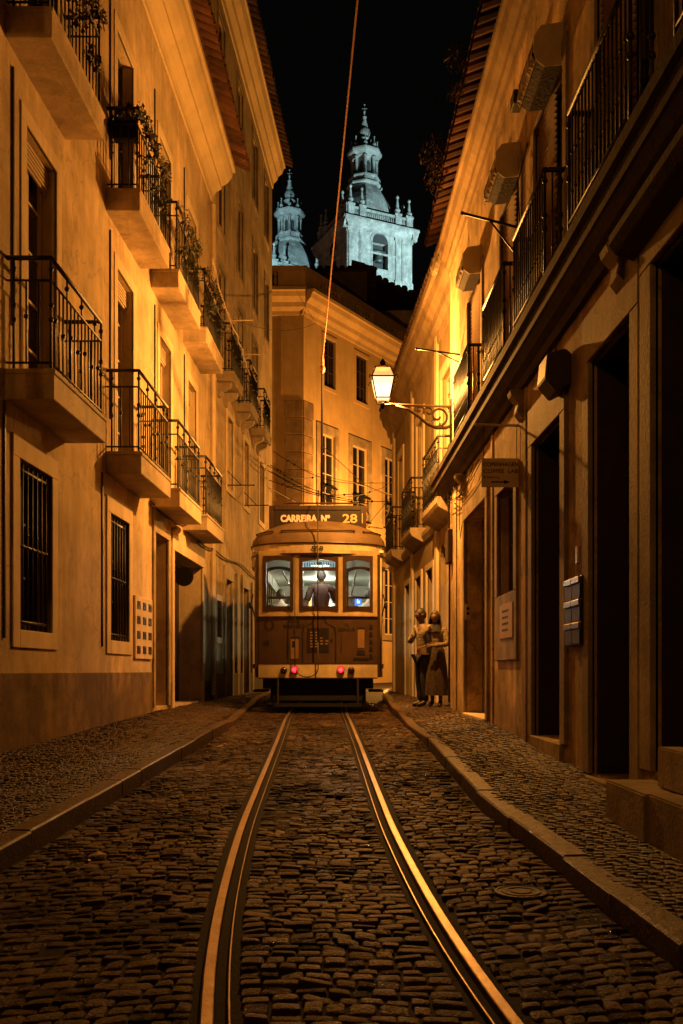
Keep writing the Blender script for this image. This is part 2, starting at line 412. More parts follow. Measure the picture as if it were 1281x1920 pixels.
def kerb_hr(s): return 0.105 * (1 - 0.6*smoothstep(11.4, 12.4, s)*(1-smoothstep(13.5, 15, s)))
def walk_wall_z(s, side):
    if side < 0: return interp([(0, -0.895), (8.37, -0.727), (14, -0.614), (19, -0.60), (40, -0.4)], s)
    return interp([(0, -1.06), (7.15, -0.784), (11.7, -0.615), (15.2, -0.605), (20, -0.58), (40, -0.4)], s)
G = 0.48   # half gauge

# one sheet to the horizon
g = MB()
xs = [-400, -60, -8, -1.9, 1.1, 8, 60, 400]; ys = [-300, -40, -4, 0, 4, 8, 12, 14.5, 16, 18, 20, 26, 40, 120, 500]
def gz(y): return (road_z(min(max(y, -4), 40)) if y > -4 else road_z(-4)) - 0.05
gv = [(x, y, gz(y)+E) for y in ys for x in xs]; nx = len(xs)
g.add(gv, [(j*nx+i, j*nx+i+1, (j+1)*nx+i+1, (j+1)*nx+i) for j in range(len(ys)-1) for i in range(nx-1)])
struct(g.build('ground', M['mortar']))

# cobbled roadway: every sett a rounded stone
rnd = random.Random(5)
road = MB()
rb = MB()
ss = [-1 + 0.5*i for i in range(64)]
for a, b in zip(ss, ss[1:]):
    rb.quad(W(kl(a), a, road_z(a)-0.0165), W(kr(a), a, road_z(a)-0.0165), W(kr(b), b, road_z(b)-0.0165), W(kl(b), b, road_z(b)-0.0165))
def stone(mb, corners, zf, top, inset, tilt, low=0.045, dome=0.004):
    """corners: 4 (x, y) ccw"""
    c = Vector((sum(p[0] for p in corners)/4, sum(p[1] for p in corners)/4))
    ring = []
    for i in range(4):
        p = Vector(corners[i]); q = Vector(corners[(i+1) % 4]); o = Vector(corners[i-1])
        ring += [p + (o-p)*0.13, p + (q-p)*0.13]
    zc = zf(c.x, c.y) + top
    vs = []
    for k, (sc, dz) in enumerate(((1.0, -low), (1.0-inset*0.25, -0.007), (1.0-inset*1.2, 0.0))):
        for p in ring:
            q = c + (p-c)*sc
            d = q-c
            vs.append((q.x, q.y, zc + dz + d.x*tilt[0] + d.y*tilt[1] + E))
    vs.append((c.x, c.y, zc + dome + E))
    n = 8; fs = []
    for k in range(2):
        for i in range(n): fs.append((k*n+i, k*n+(i+1) % n, (k+1)*n+(i+1) % n, (k+1)*n+i))
    for i in range(n): fs.append((2*n+i, 2*n+(i+1) % n, 3*n))
    mb.add(vs, fs)
def rz(x, y): return road_z(y) - 0.006
s = 1.2; row = 0
while s < 19.5:
    dep = rnd.uniform(0.062, 0.092) * (1.0 if s < 9 else 1.12)
    def shear(x, zone, sv):
        t = x - track_x(sv)
        if zone == 1: return 0.03*math.sin(x*3 + sv*0.7) + 0.014*mnoise.noise((x*2.0, sv*1.7, 0))
        k = 0.28 if zone == 0 else -0.22
        return k*(abs(t)-0.5)*(-1 if zone == 0 else -1)*0.6 + 0.045*mnoise.noise((x*1.3, sv*0.8, 3)) + 0.05*math.sin(x*2.3+sv)
    for zone in range(3):
        tx = track_x(s)
        x0, x1 = ((kl(s)+0.01, tx-G-0.085), (tx-G+0.085, tx+G-0.085), (tx+G+0.085, kr(s)-0.01))[zone]
        x = x0 - (rnd.uniform(0, 0.08) if zone != 1 else 0)
        while x < x1 - 0.03:
            w = rnd.uniform(0.066, 0.135) if zone == 1 else rnd.uniform(0.062, 0.13)
            xe = min(x1, x+w)
            if x1 - xe < 0.05: xe = x1
            xa = max(x, x0)
            if xe - xa > 0.03:
                g0 = 0.003; j = 0.009
                cs = []
                for (px, py) in ((xa+g0, s+g0), (xe-g0, s+g0), (xe-g0, s+dep-g0), (xa+g0, s+dep-g0)):
                    cs.append((px + rnd.uniform(-j, j)*0.6, py + rnd.uniform(-j, j) + shear(px, zone, py)))
                top = rnd.gauss(0, 0.0035) + 0.014*mnoise.noise((xa*1.1, s*0.9, 7))
                stone(road, cs, rz, top, rnd.uniform(0.06, 0.14), (rnd.gauss(0, 0.06), rnd.gauss(0, 0.075)), dome=rnd.uniform(0.0, 0.004))
            x = xe
            if x >= x1: break
    s += dep
o = road.build('road', M['cobble'], smooth=True); struct(o)
o2 = rb.build('road_bed', M['mortar'], o)

# rails: head, groove and lip, bedded flush
def rail_prof(side):
    # (offset towards outside, height) ; gauge face at 0
    q = side
    return [(0.0*q, 0.002), (0.004*q, 0.005), (0.040*q, 0.005), (0.045*q, 0.000), (0.046*q, -0.05), (-0.058*q, -0.05), (-0.057*q, -0.002), (-0.055*q, 0.001), (-0.050*q, 0.001), (-0.046*q, -0.005), (-0.043*q, -0.032), (-0.006*q, -0.032)]
st = [-1 + 0.25*i for i in range(int(31/0.25))]
for side in (-1, 1):
    prof = rail_prof(side); head = MB(); gr = MB(); n = len(prof)
    rows = []
    for s in st:
        cx = track_x(s) + side*G
        rows.append([W(cx + o_, s, road_z(s) + 0.004 + z_) for o_, z_ in prof])
    for mb, idx in ((head, [(0,1),(1,2),(2,3),(6,7),(7,8),(8,9)]), (gr, [(3,4),(5,6),(9,10),(10,11),(11,0)])):
        for a, b in zip(rows, rows[1:]):
            for i, j in idx: mb.quad(a[i], a[j], b[j], b[i])
    h = head.build('tram_rail', M['rail'], smooth=False, origin=W(side*G, 3, road_z(3)))
    tag(h, 'polished left rail of the track, curving down to the lower left' if side < 0 else 'polished right rail of the track, curving out to the lower right', 'tram rail', 'steel rails set in the cobbles')
    gr.build('rail_groove', M['rail_rust'], h)

# pavements: small limestone cubes
def pavement(side, s0, s1):
    mb = MB(); rnd = random.Random(17 + side)
    def ext(s):
        if side < 0: return LW(s, 0, 0)[0] - 0.03, kl(s) - 0.115
        return kr(s) + 0.115, (RW(s, 0, 0)[0] if s < 15.2 else RF(s, 0, 0)[0]) + 0.03
    def z(x, s):
        a, b = ext(s)
        t = max(0, min(1, (x-a)/(b-a)))
        zk = road_z(s) + (kerb_h(s) if side < 0 else kerb_hr(s)); zw = walk_wall_z(s, side)
        zz = zw + (zk-zw)*t if side < 0 else zk + (zw-zk)*t
        return zz + 0.008*mnoise.noise((x*1.7, s*1.7, 1))
    bed = MB()
    st = [s0 + (s1-s0)*i/60 for i in range(61)]
    for a, b in zip(st, st[1:]):
        (x0, x1), (x2, x3) = ext(a), ext(b)
        bed.quad(W(x0, a, z(x0, a)-0.009), W(x1, a, z(x1, a)-0.009), W(x3, b, z(x3, b)-0.009), W(x2, b, z(x2, b)-0.009))
    s = s0; row = 0
    while s < min(s1, 22):
        dep = 0.052 if s < 9 else 0.07
        x0, x1 = ext(s)
        x = x0 - rnd.uniform(0, 0.05)
        while x < x1:
            w = rnd.uniform(0.046, 0.070) * (1 if s < 10 else 1.25)
            xe = min(x+w, x1); g0 = 0.0025
            cs = [(px + rnd.uniform(-.006, .006), py + rnd.uniform(-.006, .006) + 0.03*math.sin(px*5 + s*0.3)) for px, py in ((x+g0, s+g0), (xe-g0, s+g0), (xe-g0, s+dep-g0), (x+g0, s+dep-g0))]
            c = ((x+xe)/2, s+dep/2); t0, t1 = rnd.gauss(0, 0.05), rnd.gauss(0, 0.05); hz = z(*c) + rnd.uniform(-0.003, 0.003)
            vs = []
            for sc, dz in ((1.0, -0.02), (0.98, -0.004), (0.84, 0.0)):
                for p in cs:
                    qx, qy = c[0] + (p[0]-c[0])*sc, c[1] + (p[1]-c[1])*sc
                    vs.append(W(qx, qy, hz + dz + (qx-c[0])*t0 + (qy-c[1])*t1))
            mb.add(vs, [(k*4+i, k*4+(i+1) % 4, k*4+4+(i+1) % 4, k*4+4+i) for k in range(2) for i in range(4)] + [(8,9,10,11)])
            x = xe
        s += dep
    p = mb.build('pavement', M['calcada']); struct(p)
    bed.build('pavement_bed', M['mortar'], p)
    return p, z
LW = Wall(-3.35, 0, (0.0257, 1), (1, 0))
L2W = Wall(-3.969, 0, (0.058, 1), (1, 0))
RW = Wall(2.02, 0, (-0.0246, 1), (-1, 0))
RF = Wall(2.823, 0, (-0.066, 1), (-1, 0))
_, zleft = pavement(-1, 1.0, 28)
_, zright = pavement(1, 1.0, 25)

# kerbs: long granite blocks, a real step down to the setts
for side in (-1, 1):
    mb = MB(); rnd = random.Random(3+side); s = 1.0
    f = kl if side < 0 else kr; hf = kerb_h if side < 0 else kerb_hr
    while s < (26 if side < 0 else 25):
        L = rnd.uniform(0.6, 1.15); e = s + L - 0.008
        dz = rnd.uniform(-0.006, 0.006); dx = rnd.uniform(-0.006, 0.006)
        pts = []
        for q in (s, e):
            x = f(q) + dx; zz = road_z(q) + hf(q) + dz
            xo = x - 0.125 if side < 0 else x + 0.125
            pts.append([(x, q, road_z(q)-0.06), (x, q, zz-0.012), (x + 0.012*side, q, zz), (xo, q, zz+0.003), (xo, q, road_z(q)-0.06)])
        vs = [W(*p) for r_ in pts for p in r_]
        n = 5
        mb.add(vs, [(i, (i+1) % n, n+(i+1) % n, n+i) for i in range(n)] + [tuple(range(n)), tuple(range(2*n-1, n-1, -1))])
        s += L
    struct(mb.build('kerb', M['kerb']))

# manhole cover right of the rails
M['cover'] = mat('cover_iron', (0.03, 0.018, 0.010), 0.5, 0.4, 30, 0.6, 60, grime=0.4)
mh = MB(); cz = road_z(4.62) - 0.002; c = W(0.85, 4.62, cz)
mh.lathe(c, [(0.13, -0.02), (0.13, 0.004), (0.118, 0.006), (0.114, 0.001), (0.10, 0.001), (0.096, 0.006), (0.075, 0.006), (0.07, 0.001), (0.052, 0.001), (0.048, 0.006), (0.02, 0.006), (0.001, 0.006)], 28)
o = mh.build('manhole_cover', M['cover'], smooth=False, origin=c); tag(o, 'round iron cover with rings in the cobbles beside the right rail', 'manhole cover')
# a fallen scrap of paper on the setts
lf = MB(); lz = road_z(5.35)+0.012
lf.add([W(-1.49, 5.33, lz), W(-1.43, 5.31, lz+0.01), W(-1.395, 5.36, lz+0.004), W(-1.45, 5.40, lz+0.014), W(-1.44, 5.355, lz+0.02)], [(0,1,4),(1,2,4),(2,3,4),(3,0,4)])
tag(lf.build('dry_leaf', mat('dry_leaf', (0.5, 0.36, 0.2), 0.7, 0.1), origin=W(-1.45, 5.35, lz)), 'pale dry leaf lying on the cobbles left of the track', 'leaf')
# ------------------------------------------------------------------ near left building
P = LW
S0, S1 = 3.0, 19.3
L1 = thing('apartment_house', 'long ochre house on the left with two rows of balconies and a moulded cornice', 'house', P(11, 0, -0.7))
DOORS = [(5.7, 6.55), (9.0, 9.85), (12.2, 13.0), (14.62, 15.42), (16.85, 17.65)]
BALC = [(5.1, 6.9), (8.5, 10.15), (11.7, 13.4), (14.05, 15.8), (16.4, 18.15)]
ops = []
for a, b in DOORS:
    ops += [(a, b, 2.78, 5.27, 0.24), (a, b, 6.07, 8.4, 0.24)]
W1 = [(5.6, 6.5), (8.8, 9.69), (11.85, 12.75)]
for a, b in W1: ops.append((a, b, 0.39, 2.01, 0.24))
DOOR1 = (14.25, 15.15, -0.56, 2.12, 0.3); GAR = (15.62, 18.25, -0.58, 2.02, 0.55)
ops += [DOOR1, GAR]
facade(P, S0, S1, -1.4, 10.0, ops).build('wall', M['plaster_left'], L1)
# far end wall and inner backing so that light does not leak
mb = MB(); mb.quad(P(S1,0,-1.4), P(S1,-6,-1.4), P(S1,-6,11.6), P(S1,0,10.0)); mb.build('end_wall', M['plaster_far'], L1); mb = MB(); mb.quad(P(S0,0,-1.4), P(S0,-6,-1.4), P(S0,-6,11.6), P(S0,0,10.0))
mb.build('end_wall', M['plaster_far'], L1)
mb = MB(); mb.quad(P(S0,-0.6,-1.4), P(S1,-0.6,-1.4), P(S1,-0.6,10.0), P(S0,-0.6,10.0)); mb.build('inner_wall', M['plaster_far'], L1)
# plinth, slightly proud, interrupted at the doors
for a, b in ((S0, DOOR1[0]-0.16), (DOOR1[1]+0.14, GAR[0]-0.17), (GAR[1]+0.17, S1)):
    mb = MB(); mb.box(P, a, b, -0.02, 0.022, -1.4, -0.02 if a < 14 else -0.2); mb.build('plinth', M['plinth'], L1, bevel=0.006)
for a, b in W1:
    surround(P, a, b, 0.39, 2.01, 0.17, 0.022, top=0.2).build('window_surround', M['trim'], L1, bevel=0.004)
    fr = window(P, L1, a, b, 0.39, 2.01, 0.2, 2, 3, fm=M['frame_dark'])
    gb = MB()
    for k in range(7):
        s = a + 0.06 + (b-a-0.12)*k/6
        gb.tube([P(s,-0.03,0.4), P(s,-0.03,2.0)], 0.011, 6); gb.ball(P(s,-0.03,1.2), 0.021, 6)
        if k % 2 == 0: gb.ball(P(s,-0.03,1.32), 0.018, 6)
    for z in (0.47, 1.2, 1.93): gb.box(P, a, b, -0.036, -0.022, z-0.013, z+0.013)
    gb.build('window_grille', M['iron'], L1, smooth=True)
for a, b in DOORS:
    for z0, z1 in ((2.78, 5.27), (6.07, 8.4)):
        surround(P, a, b, z0, z1, 0.15, 0.014, sill=False).build('door_surround', M['trim'], L1, bevel=0.004)
        window(P, L1, a, b, z0, z1, 0.2, 2, 5, fm=M['frame'] if z0 < 5 else M['frame_dark'], name='french_door')
    mb = MB(); mb.box(P, a, b, -0.12, -0.10, 5.02, 5.27)   # slatted blind at the head of the lower doors
    for k in range(5): mb.box(P, a, b, -0.10, -0.08, 5.225-0.045*k, 5.255-0.045*k)
    mb.build('blind', M['frame'], L1)
# ground-floor doorway
a, b, c, d = DOOR1[:4]
surround(P, a, b, c, d, 0.13, 0.035, sill=False, top=0.34).build('door_surround', M['stone'], L1, bevel=0.005)
plank_door(P, L1, a, b, c, d, 0.28, M['wood'], 1, 3)
# wide passage with a deep reveal
a, b, c, d = GAR[:4]
mb = MB(); mb.box(P, a-0.16, a, -0.02, 0.03, c-0.5, d); mb.box(P, b, b+0.16, -0.02, 0.03, c-0.5, d); mb.box(P, a-0.16, b+0.16, -0.02, 0.034, d, d+0.36)
mb.build('gateway_surround', M['trim'], L1, bevel=0.005)
plank_door(P, L1, a, b, c, d, 0.5, M['wood_dark'], 2, 2)
# balconies: slab > railing > handrail
def balcony(P, root, s0, s1, o, zt, th, seed, m=None, mould=True, **kw):
    mb = MB()
    mb.box(P, s0, s1, -0.02, o, zt-th, zt)
    mb.box(P, s0-0.012, s1+0.012, 0.0, o+0.014, zt-0.045, zt+0.004)
    sl = mb.build('balcony', m or M['slab'], root, bevel=0.008)
    railing(P, s0+0.04, s1-0.04, 0.0, o-0.04, zt, 1.03, sl, seed=seed, **kw)
    return sl
k = 0
for zt in (2.75, 6.05):
    for a, b in BALC:
        k += 1; balcony(P, L1, a, b, 0.42 if zt > 5 else 0.44, zt, 0.275, k)
# thin iron rods beside each opening
for z0, z1, AB in ((3.2, 5.6, DOORS), (6.5, 8.9, DOORS), (0.3, 2.45, W1)):
    for a, b in AB: mb = MB(); mb.box(P, a-0.36, a-0.335, 0.0, 0.02, z0, z1); mb.build('wall_rod', M['iron'], L1)
# cornice with coved mouldings and tiled eave
prof = [(-0.05, 9.72), (0.03, 9.72), (0.035, 9.80), (0.06, 9.86), (0.13, 9.93), (0.21, 9.97), (0.215, 10.03), (0.27, 10.05), (0.36, 10.12), (0.43, 10.22), (0.45, 10.30), (0.50, 10.31), (0.50, 10.40), (-0.05, 10.46)]
mb = MB(); mb.extrude(P, S0, S1+0.02, prof); mb.build('cornice', M['cornice'], L1)
mb = MB(); tiles(mb, P, S0, S1+0.15, -0.2, 10.86, 0.80, 10.43, w=0.21, r=0.095)
mb.quad(P(S0,0.5,10.55), P(S1+0.1,0.5,10.55), P(S1+0.1,-6,12.6), P(S0,-6,12.6))
mb.build('roof', M['tile'], L1)

# ---- things fixed to the near left building
mbx = thing('mailbox_panel', 'pale wall panel with twelve dark letter slots beside the left doorway', 'mailbox', P(13.53, 0.0, 0.17))
b0 = MB(); b0.box(P, 13.02, 14.02, 0.0, 0.035, 0.17, 1.06); b0.build('panel', M['trim'], mbx, bevel=0.006)
for i in range(3):
    for j in range(4):
        s = 13.02 + 0.17 + 0.33*i; z = 0.17 + 0.13 + 0.21*j
        sb = MB(); sb.box(P, s-0.085, s+0.085, 0.03, 0.043, z-0.055, z+0.055); q = sb.build('letter_slot', M['wood_dark'], mbx)
        sc = MB(); sc.box(P, s-0.06, s+0.06, 0.043, 0.05, z+0.03, z+0.045); sc.build('flap', M['steel'], q)
# round dark sign hanging out over the gateway
rs = thing('round_sign', 'round black sign hung in the shadow of the wide left gateway', 'sign', P(16.5, 0.1, 1.5))
d0 = MB(); c = P(16.4, 0.02, 1.66)
vs = []
for k in range(24):
    an = 2*math.pi*k/24
    for yy in (-0.03, 0.03): vs.append((c[0]+0.17*math.cos(an), c[1]+yy, c[2]+0.17*math.sin(an)))
d0.add(vs, [(2*k, 2*k+1, (2*k+3) % 48, (2*k+2) % 48) for k in range(24)] + [tuple(range(0, 48, 2)), tuple(range(47, 0, -2))])
d0.build('disc', M['dark'], rs)
d0 = MB(); d0.tube([P(16.4, -0.5, 1.9), P(16.4, -0.1, 1.86), P(16.4, 0.02, 1.82)], 0.012, 6); d0.ball(P(16.4, -0.22, 1.42), 0.07, 8); d0.tube([P(16.4, -0.2, 1.86), P(16.4, -0.22, 1.45)], 0.008, 5)
d0.build('bracket', M['iron'], rs)
# bulkhead lamp ball under the balcony
bl = MB(); bl.ball(P(15.45, 0.1, 2.33), 0.07, 10); bl.tube([P(15.45, 0.0, 2.33), P(15.45, 0.1, 2.33)], 0.02, 6)
o = bl.build('wall_globe', M['trim'], smooth=True, origin=P(15.45, 0.0, 2.33)); tag(o, 'small unlit globe fitting on the wall above the left doorway', 'wall lamp')
# cable along the ground-floor lintels
cb = MB(); pts = []
for i in range(25):
    t = i/24; s = 13.9 + 5.2*t; pts.append(P(s, 0.05, 2.52 - 0.06*math.sin(t*math.pi*3) - 0.02*t))
for i in range(25):
    t = i/24; s = 19.4 + 8.3*t; pts.append(L2W(s, 0.05, 2.52 - 0.05*math.sin(t*math.pi*4)))
cb.tube(pts, 0.017, 6); tag(cb.build('wall_cable', M['cable'], origin=pts[0]), 'thick dark cable running along the left wall above the doorways', 'cable')

# ---- plants and tangled strings on the upper balconies
gp = 'plants along the upper left balconies'
rnd = random.Random(8)
LBL = {1: 'dry creeper tangled in the topmost left balcony railing', 2: 'dark bushy creeper over the railing of the second upper left balcony',
       3: 'trailing dark plant on the third upper left balcony railing', 4: 'small trailing plant on the farthest upper balcony of the near left house'}
for i in (1, 2, 3, 4):
    a, b = BALC[i]; zt = 6.05
    t = thing('balcony_plant', LBL[i], 'plant', P((a+b)/2, 0.4, zt+0.0), gp)
    mb = MB()
    for q in range(26):
        s = rnd.uniform(a, b); leaves(mb, P(s, 0.42, zt + rnd.choice((1.0, 1.0, 0.95, 0.6, 0.35))), 0.09, 16, 0.035, rnd)
    mb.build('foliage', M['leaf'] if i != 1 else M['leaf_dry'], t)
    mb = MB()
    for q in range(4):
        pts = [P(a + (b-a)*j/14, 0.42 + rnd.uniform(-.03, .05), zt + 1.03 - 0.1*abs(math.sin(j*0.9+q)) + rnd.uniform(-.04, .04)) for j in range(15)]
        mb.tube(pts, 0.007, 4)
    mb.build('stem', M['wood'], t)
a, b = BALC[2]
pl = thing('window_box', 'dark planter box hung inside the near end of the second upper balcony', 'planter', P(a+0.15, 0.2, 6.75))
mb = MB(); mb.box(P, a+0.06, a+0.2, 0.06, 0.36, 6.72, 6.95); mb.build('box', M['dark'], pl, bevel=0.01)
mb = MB(); leaves(mb, P(a+0.13, 0.22, 7.03), 0.16, 120, 0.04, rnd); mb.build('foliage', M['leaf'], pl)

# ------------------------------------------------------------------ second left building, taller
P = L2W; S0, S1 = 19.34, 28.2
L2 = thing('townhouse', 'tall ochre townhouse behind the long left house with three small balconies', 'house', P(23.5, 0, -0.6))
DO = [(20.0, 20.75, ), (22.35, 23.05), (24.6, 25.35)]
ops = []
for a, b in DO: ops.append((a, b, 6.36, 8.75, 0.18))
WN = [(21.0, 21.7), (23.2, 23.9), (25.6, 26.5)]
for a, b in WN: ops.append((a, b, 4.15, 5.75, 0.16))
for a, b in DO + [(26.7, 27.4)]: ops += [(a, b, 9.6, 11.3, 0.16), (a, b, 12.5, 14.2, 0.16)]
SW = (19.75, 20.25, 0.72, 1.5, 0.14)
D2 = (20.75, 21.5, -0.6, 2.05, 0.3); D3 = (23.0, 23.8, -0.6, 2.05, 0.3)
ops += [SW, D2, D3]
facade(P, S0, S1, -1.2, 15.2, ops).build('wall', M['plaster_far'], L2)
mb = MB(); mb.quad(P(S1,0,-1.2), P(S1,-6,-1.2), P(S1,-6,17), P(S1,0,15.2)); mb.build('end_wall', M['plaster_far'], L2); mb = MB(); mb.quad(P(S0,0,9), P(S0,-6,9), P(S0,-6,17), P(S0,0,15.2))
mb.build('end_wall', M['plaster_far'], L2)
mb = MB(); mb.quad(P(S0,-0.5,-1.2), P(S1,-0.5,-1.2), P(S1,-0.5,15.2), P(S0,-0.5,15.2)); mb.build('inner_wall', M['plaster_far'], L2)
for a, b in DO:
    window(P, L2, a, b, 6.36, 8.75, 0.15, 2, 4, name='french_door', fm=M['frame_dark']); surround(P, a, b, 6.36, 8.75, 0.12, 0.02, sill=False).build('door_surround', M['stone'], L2)
for a, b in WN:
    window(P, L2, a, b, 4.15, 5.75, 0.13, 2, 3); surround(P, a, b, 4.15, 5.75, 0.13, 0.03).build('window_surround', M['trim'], L2)
for a, b in DO + [(26.7, 27.4)]:
    for z0, z1 in ((9.6, 11.3), (12.5, 14.2)):
        window(P, L2, a, b, z0, z1, 0.13, 2, 3, fm=M['frame_dark']); surround(P, a, b, z0, z1, 0.12, 0.02).build('window_surround', M['stone'], L2)
window(P, L2, *SW[:4], 0.12, 1, 2, fm=M['frame_dark']); surround(P, *SW[:4], 0.13, 0.03).build('window_surround', M['trim'], L2)
for D in (D2, D3):
    plank_door(P, L2, *D[:4], 0.27, M['wood_dark'], 2, 3, handle=False); surround(P, *D[:4], 0.16, 0.04, sill=False, top=0.3).build('door_surround', M['stone'], L2, bevel=0.005)
for s in (19.5, 22.2, 24.4): mb = MB(); mb.box(P, s-0.14, s+0.14, -0.02, 0.05, -1.2, 2.3); mb.build('pilaster', M['stone'], L2, bevel=0.01)
for a, b in ((19.64, 20.6), (21.66, 22.06), (22.34, 22.84), (23.96, 24.26), (24.54, S1)): mb = MB(); mb.box(P, a, b, -0.02, 0.04, -1.2, -0.05); mb.build('plinth', M['stone_dark'], L2, bevel=0.006)
for i, (a, b) in enumerate(DO): balcony(P, L2, a-0.2, b+0.2, 0.36, 6.36, 0.2, 20+i, m=M['stone'])
for a, b in DO:   # stone brackets under the small balconies
    for s in (a, b):
        mb = MB(); mb.extrude(P, s-0.07, s+0.07, [(-0.02, 5.86), (0.05, 5.86), (0.09, 5.98), (0.26, 6.06), (0.3, 6.165), (-0.02, 6.165)]); mb.build('balcony_bracket', M['stone'], L2, bevel=0.006)
prof = [(-0.05, 14.6), (0.03, 14.6), (0.05, 14.75), (0.16, 14.86), (0.18, 14.95), (0.3, 15.05), (0.36, 15.2), (0.4, 15.21), (0.4, 15.3), (-0.05, 15.3)]
mb = MB(); mb.extrude(P, S0-0.4, S1+0.05, prof); mb.build('cornice', M['cornice'], L2)
mb = MB(); tiles(mb, P, S0-0.4, S1+0.1, -0.3, 15.66, 0.62, 15.3, w=0.22, r=0.1); mb.quad(P(S0-.4,0.4,15.4), P(S1+0.1,0.4,15.4), P(S1+0.1,-6,17.9), P(S0-.4,-6,17.9))
mb.build('roof', M['tile_dark'], L2)
# rainwater pipe at the joint of the two houses
mb = MB(); mb.tube([LW(19.22, 0.06, 9.6), LW(19.22, 0.06, -0.5)], 0.05, 8)
for z in (1, 3.5, 6, 8.5): mb.lathe(LW(19.22, 0.06, z), [(0.062, -0.03), (0.062, 0.03)], 8)
tag(mb.build('downpipe', M['trim'], smooth=False, origin=LW(19.22, 0.06, -0.5)), 'pale rainwater pipe at the joint of the two left houses', 'drainpipe')
# laundry arms on the townhouse
G_ = 'iron clothes-line arms on the walls'
def arm(P, s, o, z, rise, label, up=True, m=None, brace=0.35):
    mb = MB(); mb.tube([P(s, 0, z), P(s, o, z+rise)], 0.014, 6); mb.tube([P(s, 0, z + (brace if up else -brace)), P(s, o*0.55, z+rise*0.55)], 0.010, 6)
    mb.ball(P(s, o, z+rise), 0.02, 6)
    tag(mb.build('clothesline_arm', m or M['iron'], smooth=True, origin=P(s, 0, z)), label, 'bracket', G_)
arm(P, 20.9, 0.62, 4.16, 0.0, 'dark iron arm below the first townhouse window on the left', True)
arm(P, 23.1, 0.62, 4.1, 0.0, 'dark iron arm below the second townhouse window on the left', True)
arm(P, 19.9, 0.75, 7.46, 0.02, 'pale wooden arm sticking out above the first townhouse balcony', False, M['pale_cord'])
arm(P, 21.9, 0.75, 7.44, -0.02, 'pale wooden arm sticking out above the second townhouse balcony', False, M['pale_cord'])
# ------------------------------------------------------------------ near right building
P = RW; S0, S1 = 2.5, 15.2
R1 = thing('shop_house', 'weathered ochre house on the right with shuttered windows over a dark stone ledge', 'house', P(9, 0, -0.75))
WI = [(3.6, 4.8), (5.7, 6.95), (7.9, 9.0), (9.7, 10.75), (12.1, 13.25)]
DD = (4.55, 5.72, -0.62, 2.5, 0.35); DA = (6.12, 7.08, -0.78, 2.35, 0.35); DB = (7.95, 9.04, -0.62, 2.19, 0.32); DC = (11.7, 13.5, -0.62, 2.17, 0.34); WG = (9.95, 10.9, 0.86, 2.05, 0.2)
ops = [DD, DA, DB, DC, WG] + [(a, b, 3.32, 5.22, 0.16) for a, b in WI]
facade(P, S0, S1, -1.4, 6.7, ops).build('wall', M['plaster_right'], R1)
mb = MB(); mb.quad(P(S1,0,-1.4), P(S1,-6,-1.4), P(S1,-6,8.5), P(S1,0,6.7)); mb.build('end_wall', M['plaster_right'], R1); mb = MB(); mb.quad(P(S0,0,-1.4), P(S0,-6,-1.4), P(S0,-6,8.5), P(S0,0,6.7))
mb.build('end_wall', M['plaster_right'], R1)
mb = MB(); mb.quad(P(S0,-0.45,-1.4), P(S1,-0.45,-1.4), P(S1,-0.45,6.7), P(S0,-0.45,6.7)); mb.build('inner_wall', M['plaster_right'], R1)
HOOD = [(4.0, 4.6), (6.0, 6.65), (7.95, 8.6), (9.74, 10.32), (12.1, 12.68)]
for i, (a, b) in enumerate(WI):
    window(P, R1, a, b, 3.32, 5.22, 0.15, 2, 3, fm=M['frame_dark'])
    if i != 4: shutter_panel(P, R1, a+(b-a)*0.42, b, 3.32, 5.22, 0.05)
    else: shutter_panel(P, R1, a+(b-a)*0.3, b, 3.32, 5.22, 0.05)
    surround(P, a, b, 3.32, 5.22, 0.12, 0.025, sill=False).build('window_surround', M['stone'], R1, bevel=0.005)
    # projecting box hood with crumbling lip; body coloured dark for its shaded underside
    ha, hb_ = HOOD[i]
    mb = MB(); mb.extrude(P, ha, hb_, [(0.0, 5.170), (0.16, 5.150), (0.23, 5.200), (0.25, 5.270), (0.25, 5.390), (0.19, 5.480), (0.0, 5.510)])
    h = mb.build('window_hood', M['stone_dark'], R1, bevel=0.006)
    mb = MB(); mb.extrude(P, ha-0.025, ha-0.001, [(0.0, 5.160), (0.165, 5.140), (0.238, 5.195), (0.258, 5.270), (0.258, 5.395), (0.195, 5.490), (0.0, 5.520)]); mb.build('lit_hood_end', M['trim'], h, bevel=0.005)  # pale cap paints the lamplight on the near end
    lb = MB(); rnd = random.Random(i); n = 24; A = []    # one ragged strip of broken plaster
    for k in range(n+1):
        s = ha + (hb_-ha)*k/n
        A += [P(s, 0.235, 5.190), P(s, 0.258 + rnd.uniform(0, 0.014), 5.230 + rnd.uniform(-.02, .02)), P(s, 0.256 + rnd.uniform(0, 0.014), 5.320 + rnd.uniform(-.05, .035)), P(s, 0.24, 5.360 + rnd.uniform(-.04, .01))]
    lb.add(A, [(4*k+q, 4*k+q+1, 4*k+5+q, 4*k+4+q) for k in range(n) for q in range(3)])
    lb.build('crumbling_lip', M['stone'], h)
# continuous stone ledge carrying the window guards
prof = [(-0.02, 2.86), (0.05, 2.86), (0.07, 2.93), (0.13, 2.97), (0.17, 3.05), (0.19, 3.06), (0.19, 3.16), (0.23, 3.18), (0.23, 3.27), (0.21, 3.3), (-0.02, 3.3)]
mb = MB(); mb.extrude(P, S0, S1+0.9, prof)
ld = mb.build('ledge', M['stone_dark'], R1)
for i, (a, b) in enumerate(WI):
    railing(P, a-0.08, b+0.08, 0.0, 0.19, 3.3, 0.9, R1, name='window_guard', gap=0.088, beads=2, second=False, seed=40+i, bar=0.0085)
